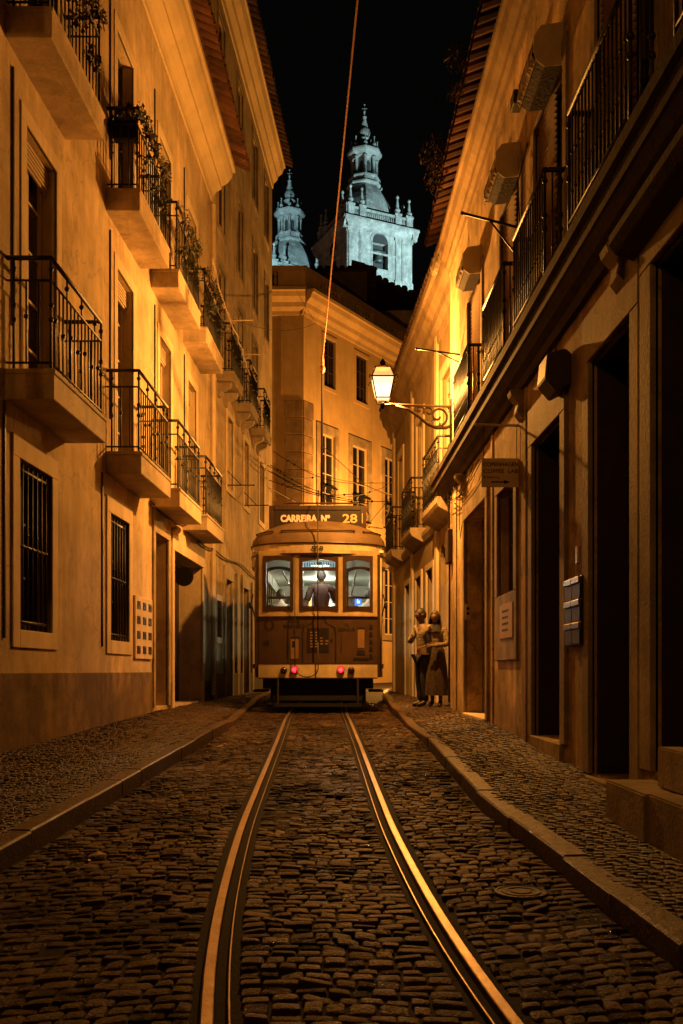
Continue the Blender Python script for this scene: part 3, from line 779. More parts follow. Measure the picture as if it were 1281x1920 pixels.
# stone ornaments (consoles) under the ledge
for s in (6.3, 9.55, 13.6):
    mb = MB(); mb.extrude(P, s-0.09, s+0.09, [(-0.02, 2.56), (0.03, 2.56), (0.09, 2.64), (0.07, 2.72), (0.14, 2.8), (0.16, 2.857), (-0.02, 2.857)]); mb.build('console', M['stone'], R1, bevel=0.012)
# doors and their stone frames
for D, w, lv, m in ((DD, 0.2, 2, 'wood_dark'), (DA, 0.17, 2, 'wood_dark'), (DB, 0.16, 2, 'wood_dark'), (DC, 0.14, 2, 'wood')):
    surround(P, *D[:4], w, 0.035, sill=False, top=0.36 if D is not DC else 0.3).build('door_surround', M['stone'], R1, bevel=0.006)
    if D is not DC:      # dark timber lining, added to darken the lamplit door recess
        a_, b_, c_, d_ = D[:4]
        for s0_, s1_ in ((a_, a_+0.02), (b_-0.02, b_)): mb = MB(); mb.box(P, s0_, s1_, -D[4]+0.02, -0.035, c_, d_-0.021); mb.build('door_jamb', M['wood_dark'], R1)
        mb = MB(); mb.box(P, a_, b_, -D[4]+0.02, -0.035, d_-0.02, d_); mb.build('door_head', M['wood_dark'], R1)
    d = plank_door(P, R1, *D[:4], D[4]-0.05, M[m], lv, 3 if D is not DC else 9, handle=False)
    if D is DB:
        mb = MB(); mb.tube([P(8.36, -0.22, 0.4), P(8.36, -0.22, 1.3)], 0.012, 8); mb.tube([P(8.36, -0.27, 0.5), P(8.36, -0.22, 0.5)], 0.008, 6); mb.tube([P(8.36, -0.27, 1.2), P(8.36, -0.22, 1.2)], 0.008, 6)
        mb.build('pull_bar', M['steel'], d, smooth=True)
        mb = MB(); mb.box(P, 8.22, 8.235, -0.262, -0.235, -0.5, 2.0); mb.build('edge_strip', M['steel'], d)
mb = MB(); mb.extrude(P, 4.2, 6.02, [(-0.02, 2.62), (0.16, 2.68), (0.2, 2.74), (0.2, 2.8), (-0.02, 2.95)]); mb.build('door_hood', M['stone_dark'], R1, bevel=0.008)
mb = MB(); mb.box(P, 7.93, 9.06, -0.3, 0.04, -0.95, -0.622); mb.build('threshold', M['stone'], R1, bevel=0.008)
mb = MB(); mb.box(P, 11.72, 13.48, -0.3, 0.05, -0.9, -0.602); mb.build('threshold', M['trim'], R1, bevel=0.006)
window(P, R1, *WG[:4], 0.17, 2, 2, fm=M['frame_dark'])
surround(P, 9.95, 10.9, 0.86, 2.05, 0.15, 0.03, sill=False).build('window_surround', M['stone'], R1, bevel=0.005)
mb = MB(); mb.box(P, 9.8, 11.05, -0.02, 0.028, 0.12, 0.86); mb.build('sill_panel', M['stone'], R1, bevel=0.006)
for s, w in ((9.42, 0.05), (11.3, 0.05), (14.6, 0.2)):
    mb = MB(); mb.box(P, s-w, s+w, -0.01, 0.02, -1.2, 2.86); mb.build('wall_strip', M['plaster_right'], R1, bevel=0.005)
# cornice and tiled eave
prof = [(-0.05, 6.42), (0.02, 6.42), (0.03, 6.52), (0.07, 6.56), (0.08, 6.64), (0.15, 6.7), (0.18, 6.8), (0.22, 6.81), (0.22, 6.89), (-0.05, 6.95)]
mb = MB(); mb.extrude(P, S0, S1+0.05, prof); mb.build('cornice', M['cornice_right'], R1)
mb = MB(); tiles(mb, P, S0, S1, -0.4, 7.22, 0.42, 6.93, w=0.2, r=0.09); mb.quad(P(S0,0.18,7.0), P(S1,0.18,7.0), P(S1,-6,8.9), P(S0,-6,8.9)); mb.build('roof', M['tile_mid'], R1)
# steps at the nearest door
mb = MB(); mb.box(P, 5.02, 5.72, 0.0, 0.31, -1.15, -0.665); mb.build('step', M['stone'], R1, bevel=0.01, seg=2)
mb = MB(); mb.box(P, 4.3, 5.015, 0.0, 0.29, -1.15, -0.66); mb.build('step', M['stone'], R1, bevel=0.01, seg=2)
mb = MB(); mb.box(P, 4.3, 5.3, 0.0, 0.14, -0.66, -0.43); mb.build('step', M['stone'], R1, bevel=0.01, seg=2)
mb = MB(); mb.box(P, 6.1, 7.1, -0.3, 0.06, -1.05, -0.79); mb.build('threshold', M['stone'], R1, bevel=0.008)
rnd = random.Random(6)
for s, z, q, lab in ((12.9, 7.0, 0.26, 'larger wild shrub growing out of the right eave near the church tower'), (10.9, 7.02, 0.16, 'smaller wild shrub higher along the right eave')):
    t = thing('roof_weed', lab, 'plant', P(s, 0.35, z), 'weeds growing on the right roof')
    mb = MB(); leaves(mb, P(s, 0.48, z+0.14), q, int(1500*q), 0.028, rnd); leaves(mb, P(s+0.2, 0.5, z-0.12), q*0.7, int(700*q), 0.025, rnd); mb.build('foliage', M['leaf_dry'], t)
    mb = MB()
    for k in range(9): mb.tube([P(s, 0.3, z-0.05), P(s+rnd.uniform(-q, q)*.5, 0.42, z+0.1), P(s+rnd.uniform(-q, q), 0.5+rnd.uniform(-q, q)*.5, z+rnd.uniform(0, q*1.3))], 0.004, 4)
    mb.build('stem', M['wood'], t)

# ---- things on the right wall
# hanging shop sign
sg = thing('hanging_sign', 'small pale coffee shop sign with an arrow hanging from a bar over the right pavement', 'sign', P(9.8, 0.2, 1.93))
PS = lambda a, b, c: (1.389 + a, 9.8 - b, c + E)     # a to the right, b towards the viewer
mb = MB(); mb.box(PS, 0, 0.392, -0.008, 0.008, 1.93, 2.232); mb.build('board', mat('sign_board', (0.78, 0.62, 0.4), 0.6, 0.12, 4, 0.1), sg, bevel=0.003)
ink = mat('ink', (0.02, 0.012, 0.008), 0.7, 0.1)
text_mb('COPENHAGEN', PS, 0.2, 2.168, 0.042, 0.365, 0.02, 0.0105).build('lettering', ink, sg)
text_mb('COFFEE  LAB', PS, 0.2, 2.096, 0.042, 0.365, 0.012, 0.0105).build('lettering', ink, sg)
text_mb('& bakery.', PS, 0.105, 2.03, 0.034, 0.175, 0.004, 0.0105).build('lettering', ink, sg)
mb = MB(); mb.box(PS, 0.1, 0.24, 0.009, 0.0105, 1.975, 1.989); mb.add([PS(0.235, .0105, 1.96), PS(0.3, .0105, 1.982), PS(0.235, .0105, 2.004)], [(0,1,2)]); mb.build('arrow', ink, sg)
mb = MB(); mb.tube([PS(-0.05, 0, 2.585), PS(0.42, 0, 2.575)], 0.014, 8); mb.ball(PS(-0.05, 0, 2.585), 0.02, 8); mb.build('bar', M['frame'], sg, smooth=True)
mb = MB(); mb.tube([PS(0.02, 0, 2.58), PS(0.02, 0, 2.23)], 0.004, 5); mb.tube([PS(0.37, 0, 2.58), PS(0.37, 0, 2.23)], 0.004, 5); mb.build('hanger', M['iron'], sg)
# alarm box
ab = thing('alarm_box', 'dark angular alarm box high on the right wall between two doorways', 'alarm box', P(7.85, 0, 2.3))
mb = MB(); mb.poly([(0.0, 2.36), (0.0, 2.62), (0.05, 2.66), (0.2, 2.62), (0.22, 2.42), (0.12, 2.30)], lambda a, b, c: P(b, a, c), 7.68, 7.98); mb.build('housing', M['frame_dark'], ab, bevel=0.012)
mb = MB(); mb.box(P, 7.98, 7.99, 0.05, 0.19, 2.42, 2.6); mb.build('lens', M['trim'], ab)
# letter boxes
lbx = thing('letterboxes', 'dark metal letter boxes in three rows on the right wall between the two near doors', 'mailbox', P(7.45, 0, 0.2))
mb = MB(); mb.box(P, 7.2, 7.68, 0.0, 0.05, 0.2, 0.74); mb.build('casing', M['iron'], lbx, bevel=0.004)
for i in range(2):
    for j in range(3):
        s = 7.21 + 0.235*i; z = 0.21 + 0.178*j
        mb = MB(); mb.box(P, s+0.006, s+0.229, 0.05, 0.062, z, z+0.115); q = mb.build('letter_door', M['wood_dark'], lbx, bevel=0.003)
        mb = MB(); mb.box(P, s+0.006, s+0.229, 0.05, 0.072, z+0.122, z+0.168); mb.build('flap', M['steel'], lbx, bevel=0.003)
mb = MB(); mb.box(P, 7.44, 7.50, 0.0, 0.02, 0.86, 1.0); o = mb.build('door_plate', mat('pale_enamel', (0.8, 0.8, 0.8), 0.25, 0.05), origin=P(7.47, 0, 0.86), bevel=0.003); tag(o, 'small white enamel plate above the right letter boxes', 'plate')
# notice under the ground-floor window
nt = thing('notice', 'pale paper notice fixed under the right ground-floor window', 'notice', P(10.3, 0.03, 0.36))
mb = MB(); mb.box(P, 9.95, 10.68, 0.028, 0.038, 0.36, 0.74); mb.build('sheet', mat('notice_sheet', (0.6, 0.43, 0.26), 0.7, 0.1), nt, bevel=0.003)
PN = lambda a, b, c: P(10.68 - a, 0.038 + b, c)
for k in range(4):
    mb = MB(); rnd = random.Random(k); x = 0.16
    while x < 0.5:
        w = rnd.uniform(0.03, 0.1); mb.box(PN, x, x+w, 0, 0.002, 0.65-0.07*k, 0.675-0.07*k); x += w+0.025
    mb.build('printed_line', ink, nt)
# intercom on the far jamb of the recessed door
ic = thing('intercom', 'small pale intercom with two round buttons on the jamb of the recessed right door', 'intercom', P(13.48, -0.06, 0.72))
mb = MB(); PI = lambda a, b, c: (1.715 + a, 13.495 - b, c + E)
mb.box(PI, -0.045, 0.045, 0.0, 0.03, 0.74, 0.96); mb.build('housing', M['frame'], ic, bevel=0.006)
for z in (0.9, 0.83):
    mb = MB(); mb.ball(PI(0, 0.032, z), 0.021, 8); mb.build('button', M['dark'], ic)
# junction box and cables at the house corner
jb = thing('junction_box', 'dark cable junction box at the far corner of the near right house', 'junction box', P(15.0, 0, 1.95))
mb = MB(); mb.box(P, 14.75, 15.1, 0.0, 0.1, 1.72, 2.25); mb.build('housing', M['frame_dark'], jb, bevel=0.01)
mb = MB(); mb.tube([P(14.9, 0.05, 1.72), P(14.9, 0.06, -0.5)], 0.018, 6); mb.tube([P(15.0, 0.05, 2.25), P(15.0, 0.06, 2.9)], 0.014, 6); mb.build('conduit', M['cable'], jb)
cc = MB(); rnd = random.Random(4)
for k in range(5):
    sag = rnd.uniform(0.1, 0.35); a, b = 14.4 + 0.1*k, 13.3 - 0.5*k
    cc.tube([P(a + (b-a)*t/10, 0.06+0.01*k, 2.83 - 0.05*k - sag*math.sin(math.pi*t/10)) for t in range(11)], 0.006, 5)
cc.tube([P(13.9, 0.03, 2.7), P(13.95, 0.03, 2.1), P(13.75, 0.05, 1.95), P(13.6, 0.03, 2.2), P(13.6, 0.03, 2.7)], 0.006, 5)
tag(cc.build('loose_cables', M['cable'], origin=P(13.9, 0, 2.5)), 'thin cables looping down from the far end of the right ledge', 'cables')
wc = MB(); wc.tube([P(8.15, 0.015, 2.86), P(8.1, 0.03, 2.75), P(7.98, 0.02, 2.62)], 0.007, 5); tag(wc.build('hanging_cable', M['cable'], origin=P(8.1, 0, 2.75)), 'thin cable from the right ledge down to the dark alarm box', 'cable'); wc = MB(); wc.tube([P(9.3, 0.012, 5.26), P(9.35, 0.1, 4.9), P(9.5, 0.05, 4.5), P(9.42, 0.02, 4.2)], 0.008, 5)
tag(wc.build('hanging_cable', M['cable'], origin=P(9.4, 0, 4.6)), 'thin cable hanging beside the second hood on the right wall', 'cable')
# clothesline arms on the right wall
arm(RW, 9.6, 0.62, 4.55, 0.16, 'dark iron arm high on the right wall, pointing up towards the church tower', False)
arm(RW, 14.1, 0.66, 4.78, 0.09, 'dark iron arm over the street lamp on the right wall', False, brace=0.12)
for s, z, lab in ((10.95, 5.62, 'small dark floodlight on the right wall above the second hood'), (9.35, 5.72, 'small dark floodlight on the right wall beside the nearest visible hood')):
    t = thing('floodlight', lab, 'floodlight', P(s, 0, z), 'unlit floodlights on the right wall')
    mb = MB(); mb.box(P, s-0.09, s+0.09, 0.06, 0.16, z-0.08, z+0.06); mb.build('head', M['iron'], t, bevel=0.01)
    mb = MB(); mb.tube([P(s, 0, z), P(s, 0.08, z-0.01)], 0.015, 6); mb.build('mount', M['iron'], t)

# ------------------------------------------------------------------ far right building
P = RF; S0, S1 = 15.22, 25.2
R2 = thing('corner_house', 'bright ochre house behind the street lamp with three iron balconies', 'house', P(19, 0, -0.6))
DO = [(16.0, 17.0), (19.35, 20.25), (22.75, 23.6)]
BA = [(15.62, 17.4), (19.0, 20.6), (22.4, 23.95)]
GD = [(18.0, 18.8, -0.6, 2.0, 0.2), (19.6, 20.4, -0.6, 2.0, 0.2), (21.4, 22.2, -0.6, 2.0, 0.2)]
UW = [(16.1, 16.9), (19.4, 20.2), (22.8, 23.5)]
ops = [(a, b, 2.92, 5.3, 0.16) for a, b in DO] + GD + [(16.6, 17.2, 1.55, 2.3, 0.2)]
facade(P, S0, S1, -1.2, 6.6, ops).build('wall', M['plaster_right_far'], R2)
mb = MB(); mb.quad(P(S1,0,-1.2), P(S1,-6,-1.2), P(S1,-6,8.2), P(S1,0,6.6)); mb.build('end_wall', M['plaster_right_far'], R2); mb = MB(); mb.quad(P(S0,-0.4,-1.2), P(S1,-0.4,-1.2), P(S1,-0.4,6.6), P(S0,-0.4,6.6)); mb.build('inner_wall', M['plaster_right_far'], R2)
for a, b in DO:
    window(P, R2, a, b, 2.92, 5.3, 0.13, 2, 4, name='french_door'); surround(P, a, b, 2.92, 5.3, 0.16, 0.035, sill=False, top=0.2).build('door_surround', M['trim'], R2, bevel=0.006)
for q in GD:
    plank_door(P, R2, *q[:4], 0.18, M['wood'], 1, 3, handle=False); surround(P, *q[:4], 0.13, 0.04, sill=False).build('door_surround', M['trim'], R2, bevel=0.006)
# arched niche window
window(P, R2, 16.6, 17.2, 1.55, 2.3, 0.17, 1, 2, fm=M['frame_dark'])
mb = MB(); pts = [(16.6, 2.3)] + [(16.9 - 0.3*math.cos(math.pi*k/10), 2.0 + 0.3*math.sin(math.pi*k/10)) for k in range(11)] + [(17.2, 2.3)]
mb.poly([(16.6, 2.3)] + [(16.9 - 0.3*math.cos(math.pi*k/10), 2.0 + 0.298*math.sin(math.pi*k/10)) for k in range(6)], P, -0.05, 0.012)
mb.poly([(16.9 - 0.3*math.cos(math.pi*k/10), 2.0 + 0.298*math.sin(math.pi*k/10)) for k in range(5, 11)] + [(17.2, 2.3)], P, -0.05, 0.012)
mb.build('arch_head', M['plaster_right_far'], R2)
for s in (17.55, 21.0, 24.6): mb = MB(); mb.box(P, s-0.13, s+0.13, -0.02, 0.05, -1.2, 6.5); mb.build('pilaster', M['trim'], R2, bevel=0.008)
mb = MB(); mb.extrude(P, S0, S1, [(-0.02, 2.6), (0.05, 2.62), (0.09, 2.7), (0.1, 2.72), (0.1, 2.8), (-0.02, 2.82)]); mb.build('string_course', M['stone'], R2)
for i, (a, b) in enumerate(BA):
    mb = MB(); mb.extrude(P, a, b, [(0.0, 2.62), (0.1, 2.64), (0.28, 2.74), (0.3, 2.76), (0.33, 2.82), (0.33, 2.92), (0.0, 2.92)])
    sl = mb.build('balcony', M['stone'], R2, bevel=0.006)
    railing(P, a+0.03, b-0.03, 0.0, 0.3, 2.92, 1.02, sl, gap=0.085, beads=1, seed=60+i)
    mb = MB()       # ornamental bands of small rings
    for z in (3.12, 3.62):
        n = int((b-a)/0.12)
        for k in range(n):
            s = a+0.06 + (b-a-0.12)*(k+0.5)/n; mb.tube([P(s+0.045*math.cos(t*math.pi/4), 0.3, z+0.05*math.sin(t*math.pi/4)) for t in range(9)], 0.006, 4, cap=False)
        mb.tube([P(a+0.03, 0.3, z+0.06), P(b-0.03, 0.3, z+0.06)], 0.008, 5); mb.tube([P(a+0.03, 0.3, z-0.06), P(b-0.03, 0.3, z-0.06)], 0.008, 5)
    mb.build('ornament_band', M['iron'], sl)
prof = [(-0.05, 6.1), (0.03, 6.1), (0.05, 6.28), (0.12, 6.36), (0.14, 6.5), (0.24, 6.62), (0.28, 6.78), (0.33, 6.8), (0.33, 6.95), (-0.05, 7.0)]
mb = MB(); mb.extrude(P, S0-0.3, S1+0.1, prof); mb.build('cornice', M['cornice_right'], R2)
mb = MB(); rnd = random.Random(9); n = 24; A = []     # crumbled cornice end
for k in range(n+1):
    s = S0 - 0.31 + 1.1*k/n
    A += [P(s, 0.3, 6.70), P(s, 0.345 + rnd.uniform(0, .04), 6.76 + rnd.uniform(-.05, .05)), P(s, 0.34 + rnd.uniform(0, .05), 6.9 + rnd.uniform(-.05, .07)), P(s, 0.25, 6.99 + rnd.uniform(-.02, .05))]
mb.add(A, [(4*k+q, 4*k+q+1, 4*k+5+q, 4*k+4+q) for k in range(n) for q in range(3)])
mb.build('crumbled_edge', M['stone'], R2)
mb = MB(); mb.quad(P(S0,0.1,7.06), P(S1,0.1,7.06), P(S1,-5,8.6), P(S0,-5,8.6)); tiles(mb, P, S0, S1, -0.3, 7.24, 0.36, 7.0, w=0.21, r=0.09); mb.build('roof', M['tile_dark'], R2)
# ------------------------------------------------------------------ cross building that closes the street
cu = (0.541, 0.841); cn = (0.841, -0.541)
CR = Wall(-1.69, 34, cu, cn)                 # right face, receding along the bending street
CL = Wall(-1.69, 34, (-1, 0.02), (0.02, -1)) # short face looking down the street
M['quoin'] = mat('quoin', (0.30, 0.205, 0.11), 0.8, 0.25, 1.6, 0.5, 20, streak=0.3, grime=0.45, spec=0.2)
C = thing('palace', 'ochre corner building closing the street with balustrade parapet and stone quoin', 'building', (-1.69, 34, 0.6))
WN1 = [(1.35, 2.12), (3.6, 4.5), (6.0, 6.9), (8.4, 9.3)]
WN2 = [(1.1, 2.08), (3.32, 4.5), (5.8, 6.9), (8.2, 9.3)]
ops = [(a, b, 10.75, 12.6, 0.15) for a, b in WN1] + [(a, b, 6.0, 8.95, 0.18) for a, b in WN2] + [(a, b, 1.5, 4.3, 0.2) for a, b in WN2]
facade(CR, 0, 16, -1, 13.3, ops).build('wall', M['plaster_cross'], C)
facade(CL, 0, 6, -1, 13.3, []).build('wall', M['plaster_cross'], C)
mb = MB(); mb.quad(CR(0,-0.45,-1), CR(16,-0.45,-1), CR(16,-0.45,13.3), CR(0,-0.45,13.3)); mb.build('inner_wall', M['plaster_cross'], C)
for a, b in WN1:
    window(CR, C, a, b, 10.75, 12.6, 0.12, 2, 3, fm=M['frame_dark']); surround(CR, a, b, 10.75, 12.6, 0.13, 0.03).build('window_surround', M['plaster_cross'], C)
for a, b in WN2:
    window(CR, C, a, b, 6.0, 8.95, 0.14, 2, 4); surround(CR, a, b, 6.0, 8.95, 0.26, 0.05, sill=False, top=0.32).build('window_surround', M['stone'], C)
    window(CR, C, a, b, 1.5, 4.3, 0.14, 2, 4); surround(CR, a, b, 1.5, 4.3, 0.22, 0.05).build('window_surround', M['stone'], C)
    mb = MB()
    n = 9
    for k in range(n):
        s = a + (b-a)*(k+0.5)/n; mb.tube([CR(s + 0.03*math.sin(j*1.3), 0.1 + 0.05*math.sin(j*0.8), 6.02 + 0.1*j) for j in range(10)], 0.012, 5)
    mb.box(CR, a-0.05, b+0.05, 0.06, 0.14, 6.92, 6.97); mb.box(CR, a-0.05, b+0.05, 0.0, 0.15, 5.94, 6.0)
    mb.build('window_guard', M['iron'], C, smooth=False)
mb = MB()   # stone quoin with block courses wrapping the corner
for k in range(9):
    z0 = 4.2 + 0.63*k
    w = 0.62 if k % 2 else 0.66
    mb.box(CL, 0.0, w, -0.02, 0.05, z0+0.012, z0+0.62); mb.box(CR, 0.0, w*0.95, -0.02, 0.05, z0+0.012, z0+0.62)
mb.build('quoin', M['quoin'], C, bevel=0.012)
mb = MB(); mb.box(CL, 0.0, 0.8, -0.02, 0.03, 9.85, 13.2); mb.box(CR, 0, 0.6, -0.02, 0.03, 9.85, 13.2); mb.build('corner_pilaster', M['plaster_cross'], C)
prof = [(-0.1, 12.95), (0.05, 12.95), (0.08, 13.08), (0.2, 13.2), (0.24, 13.35), (0.42, 13.5), (0.48, 13.66), (0.55, 13.68), (0.55, 13.8), (-0.1, 13.85)]
mb = MB(); mb.extrude(CR, -0.1, 16, prof); mb.extrude(CL, -0.1, 6, prof); mb.build('cornice', M['plaster_cross'], C)
# parapet: piers, rails and turned balusters
mb = MB(); BAL = []
for F, L_ in ((CR, 16), (CL, 6)):
    mb.box(F, -0.05, L_, -0.1, 0.2, 13.8, 13.98); mb.box(F, -0.05, L_, -0.12, 0.22, 14.5, 14.68)
    s = 0.0
    while s < L_:
        mb.box(F, s-0.1, s+0.9, -0.06, 0.16, 13.98, 14.5)
        for k in range(7):
            q = s + 1.0 + 0.2*k
            if q < L_: BAL.append(F(q, 0.05, 13.98)); (lambda *a: None)(0, [(0.05, 0), (0.05, .05), (0.035, .08), (0.075, .2), (0.05, .33), (0.03, .4), (0.055, .46), (0.055, .52)], 8)
        s += 2.4
p = mb.build('parapet', M['plaster_cross'], C)
for q in BAL:
    mb = MB(); mb.lathe(q, [(0.05, 0), (0.05, .05), (0.035, .08), (0.075, .2), (0.05, .33), (0.03, .4), (0.055, .46), (0.055, .52)], 8); mb.build('baluster', M['plaster_cross'], p, smooth=True)
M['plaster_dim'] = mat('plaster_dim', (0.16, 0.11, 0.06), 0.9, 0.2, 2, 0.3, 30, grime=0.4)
# dark roofs behind the parapet
def gable_house(root, x0, x1, y0, y1, z0, ze, zr, wallm, name='roof'):
    mb = MB(); f = lambda a, b, c: W(a, b, c)
    mb.box(f, x0, x1, y0, y1, z0, ze); w = mb.build('upper_wall', wallm, root)
    mb = MB(); xm = (x0+x1)/2; o = 0.35
    mb.add([W(x0-o, y0-o, ze-0.1), W(x1+o, y0-o, ze-0.1), W(x1+o, y1+o, ze-0.1), W(x0-o, y1+o, ze-0.1), W(xm-1, (y0+y1)/2, zr), W(xm+1, (y0+y1)/2, zr)], [(0,1,5,4),(1,2,5),(2,3,4,5),(3,0,4),(0,3,2,1)])
    F = lambda s, oo, z: W(s, y0 - oo, z)
    tiles(mb, F, x0-o, x1+o, -0.6, ze+0.22, o+0.06, ze-0.1, w=0.3, r=0.13, rows=2)
    F2 = lambda s, oo, z: W(x1 + oo, s, z)
    tiles(mb, F2, y0-o, y1+o, -0.6, ze+0.22, o+0.06, ze-0.1, w=0.3, r=0.13, rows=2)
    mb.build(name, M['tile_dark'], w)
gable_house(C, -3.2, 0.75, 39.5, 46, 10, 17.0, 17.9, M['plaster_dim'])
hb = thing('rear_house', 'dark tile-roofed house between the closing building and the church tower', 'house', (2.0, 44, 0.5))
mb = MB(); mb.box(W, 0.75, 4.6, 44.5, 52, -1, 17.2); hw = mb.build('wall', M['plaster_far'], hb)
mb = MB()
mb.add([W(0.5, 44.1, 18.9), W(1.6, 44.1, 18.5), W(4.9, 44.1, 17.0), W(4.9, 52.3, 17.0), W(0.5, 52.3, 18.9), W(1.0, 48, 19.4), W(4.2, 48, 17.9)], [(0,1,2,6,5),(2,3,6),(3,4,5,6),(4,0,5)])
rnd = random.Random(3)
for k in range(15):
    x = 0.5 + 0.30*k; mb.lathe(W(x, 44.05, 18.9-0.43*k*0.30 + rnd.uniform(-.06, .06)), [(0.16, -0.12), (0.17, 0.02), (0.12, 0.12), (0.02, 0.15)], 7)
mb.build('roof', M['tile_dark'], hb)

# ------------------------------------------------------------------ church towers
M['church'] = mat('church', (0.52, 0.52, 0.48), 0.8, 0.16, 1.1, 0.5, 5, streak=0.3, grime=0.35, spec=0.2, dist=0.12)
M['church_shade'] = mat('church_shade', (0.05, 0.05, 0.05), 0.9, 0.2, 1, 0, 10)  # shade inside the tower openings, put into the colour
a0 = R(25.4); Wd = 9.0; SQ = 14.957
near = (653-655)/SQ
def make_tower(label):
    tx = near + (Wd*math.cos(a0) - Wd*math.sin(a0))/2; ty = 117 + (Wd*math.sin(a0) + Wd*math.cos(a0))/2
    T = thing('bell_tower', label, 'church tower', W(tx, ty, 40), 'floodlit church towers')
    ua = (math.cos(a0), math.sin(a0)); na = (math.sin(a0), -math.cos(a0))
    h = Wd/2
    def F(k):   # four faces, s from -h to h
        c, s_ = math.cos(k*math.pi/2), math.sin(k*math.pi/2)
        u = (ua[0]*c - ua[1]*s_, ua[0]*s_ + ua[1]*c); n = (na[0]*c - na[1]*s_, na[0]*s_ + na[1]*c)
        return Wall(tx + n[0]*h, ty + n[1]*h, u, n)
    FS = [F(k) for k in range(4)]
    wall = MB(); pil = MB(); cor = MB(); par = MB(); dark = MB(); BL = []; DK = []
    for fi, f in enumerate(FS):
        oa = (-1.1, 1.1, 51.2, 54.6)
        m = facade(f, -h, h, 0, 56.6, [(-1.1, 1.1, 51.2, 54.6, 0.9)], 0.9); wall.add(m.v, m.f)
        # arched head
        N = 12; arc = [(-1.1*math.cos(math.pi*i/N), 54.6 + 1.1*math.sin(math.pi*i/N)) for i in range(N+1)]
        # moulded frame round the opening (a dark sheet paints the arch's shade over the square head)
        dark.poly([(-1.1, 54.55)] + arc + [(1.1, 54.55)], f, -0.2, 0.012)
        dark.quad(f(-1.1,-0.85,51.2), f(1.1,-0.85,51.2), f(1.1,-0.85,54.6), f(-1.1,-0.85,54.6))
        for (x0, z0), (x1, z1) in zip(arc, arc[1:]):
            k0, k1 = 1.28, 1.28
            wall.add([f(x0,0.08,z0), f(x1,0.08,z1), f(x1*k1,0.08,54.6+(z1-54.6)*k1), f(x0*k0,0.08,54.6+(z0-54.6)*k0), f(x0,-0.1,z0), f(x1,-0.1,z1)], [(0,1,2,3),(0,4,5,1)])
        for x in (-1.28, 1.28): wall.box(f, min(x, x*0.86), max(x, x*0.86), -0.02, 0.08, 51.2, 54.6)
        for x, w in ((-h+0.7, 0.7), (h-0.7, 0.7), (-h+1.9, 0.42), (h-1.9, 0.42)):
            pil.box(f, x-w, x+w, -0.05, 0.16, 40, 55.2); pil.box(f, x-w-.12, x+w+.12, -0.05, 0.26, 55.2, 55.6); pil.box(f, x-w-.1, x+w+.1, -0.05, 0.26, 49.4, 50.1)
            pil.box(f, x-w+0.14, x+w-0.14, 0.16, 0.2, 50.6, 52.6); pil.box(f, x-w+0.14, x+w-0.14, 0.16, 0.2, 53.0, 54.9)
        pil.box(f, -h, h, -0.03, 0.1, 53.0, 53.22)
        cor.extrude(f, -h-0.75, h+0.75, [(-0.1, 55.6), (0.3, 55.6), (0.34, 55.85), (0.45, 56.0), (0.7, 56.35), (0.75, 56.55), (0.9, 56.6), (0.9, 56.85), (-0.1, 57.0)])
        par.box(f, -h-.1, h+.1, -0.25, 0.15, 56.95, 57.3); par.box(f, -h, h, -0.2, 0.1, 58.15, 58.45)
        for x in (-h+0.35, -h+1.95, h-1.95, h-0.35):
            par.box(f, x-0.42, x+0.42, -0.4, 0.25, 57.2, 58.6); par.box(f, x-0.5, x+0.5, -0.45, 0.32, 58.5, 58.72)
        for k in range(15):
            x = -h+2.6 + (Wd-5.2)*k/14
            if abs(x) < h-2.3: BL.append((fi, f(x, -0.05, 57.3), [(0.09, 0), (0.13, .28), (0.07, .6), (0.1, .85)]))
        for k in range(3):
            for sg in (-1, 1): BL.append((fi, f(sg*(h-0.95-0.2*k), -0.05, 57.3), [(0.08, 0), (0.12, .28), (0.07, .6), (0.1, .85)]))
        for k in range(7): BL.append((fi, f(-0.95+0.316*k, -0.1, 50.3), [(0.09, 0), (0.12, .25), (0.07, .55), (0.1, .75)]))
        pil.box(f, -1.15, 1.15, -0.2, 0.1, 51.05, 51.2)
        dk = MB(); dk.v, dk.f = dark.v, dark.f; DK.append(dk); dark = MB()
    w = wall.build('tower_wall', M['church'], T); pil.build('pilaster', M['church'], w)
    for dk in DK: dk.build('belfry_recess', M['church_shade'], w)
    cor.build('cornice', M['church'], T)
    b = par.build('parapet', M['church'], T); 
    for fi, q, pr in BL:
        if fi in (0, 3): mb = MB(); mb.lathe(q, pr, 6); mb.build('baluster', M['church'], b, smooth=True)
    # bells
    for f in FS[:1] + FS[3:]:
        mb = MB(); mb.lathe(f(0, -0.45, 52.3), [(0.62, 0), (0.56, .1), (0.42, .5), (0.36, .95), (0.2, 1.15), (0.02, 1.2)], 14); mb.box(f, -1.0, 1.0, -0.55, -0.35, 53.5, 53.75)
        mb.tube([f(-0.9, -0.4, 52.0), f(0.8, -0.35, 53.4)], 0.05, 6)
        mb.build('bell', mat('bell_bronze', (0.12, 0.14, 0.12), 0.5, 0.2, 2, 0.1, metal=0.5), T, smooth=True)
    # pinnacles along the parapet
    for f in FS:
        for x in (-h+0.35, -h+1.95, h-1.95):
            mb = MB(); mb.lathe(f(x, -0.1, 58.72), [(0.3, 0), (0.3, .12), (0.18, .2), (0.38, .42), (0.4, .58), (0.24, .78), (0.2, .84), (0.22, .95), (0.12, 1.9), (0.1, 1.98), (0.22, 2.12), (0.22, 2.26), (0.06, 2.45), (0.01, 2.5)], 9)
            mb.build('pinnacle', M['church'], T, smooth=True)
    c = W(tx, ty, 0); o8 = a0 + math.pi/8
    def up(z): return 59.9 + (z-58.6)*1.035
    K_ = 1.06
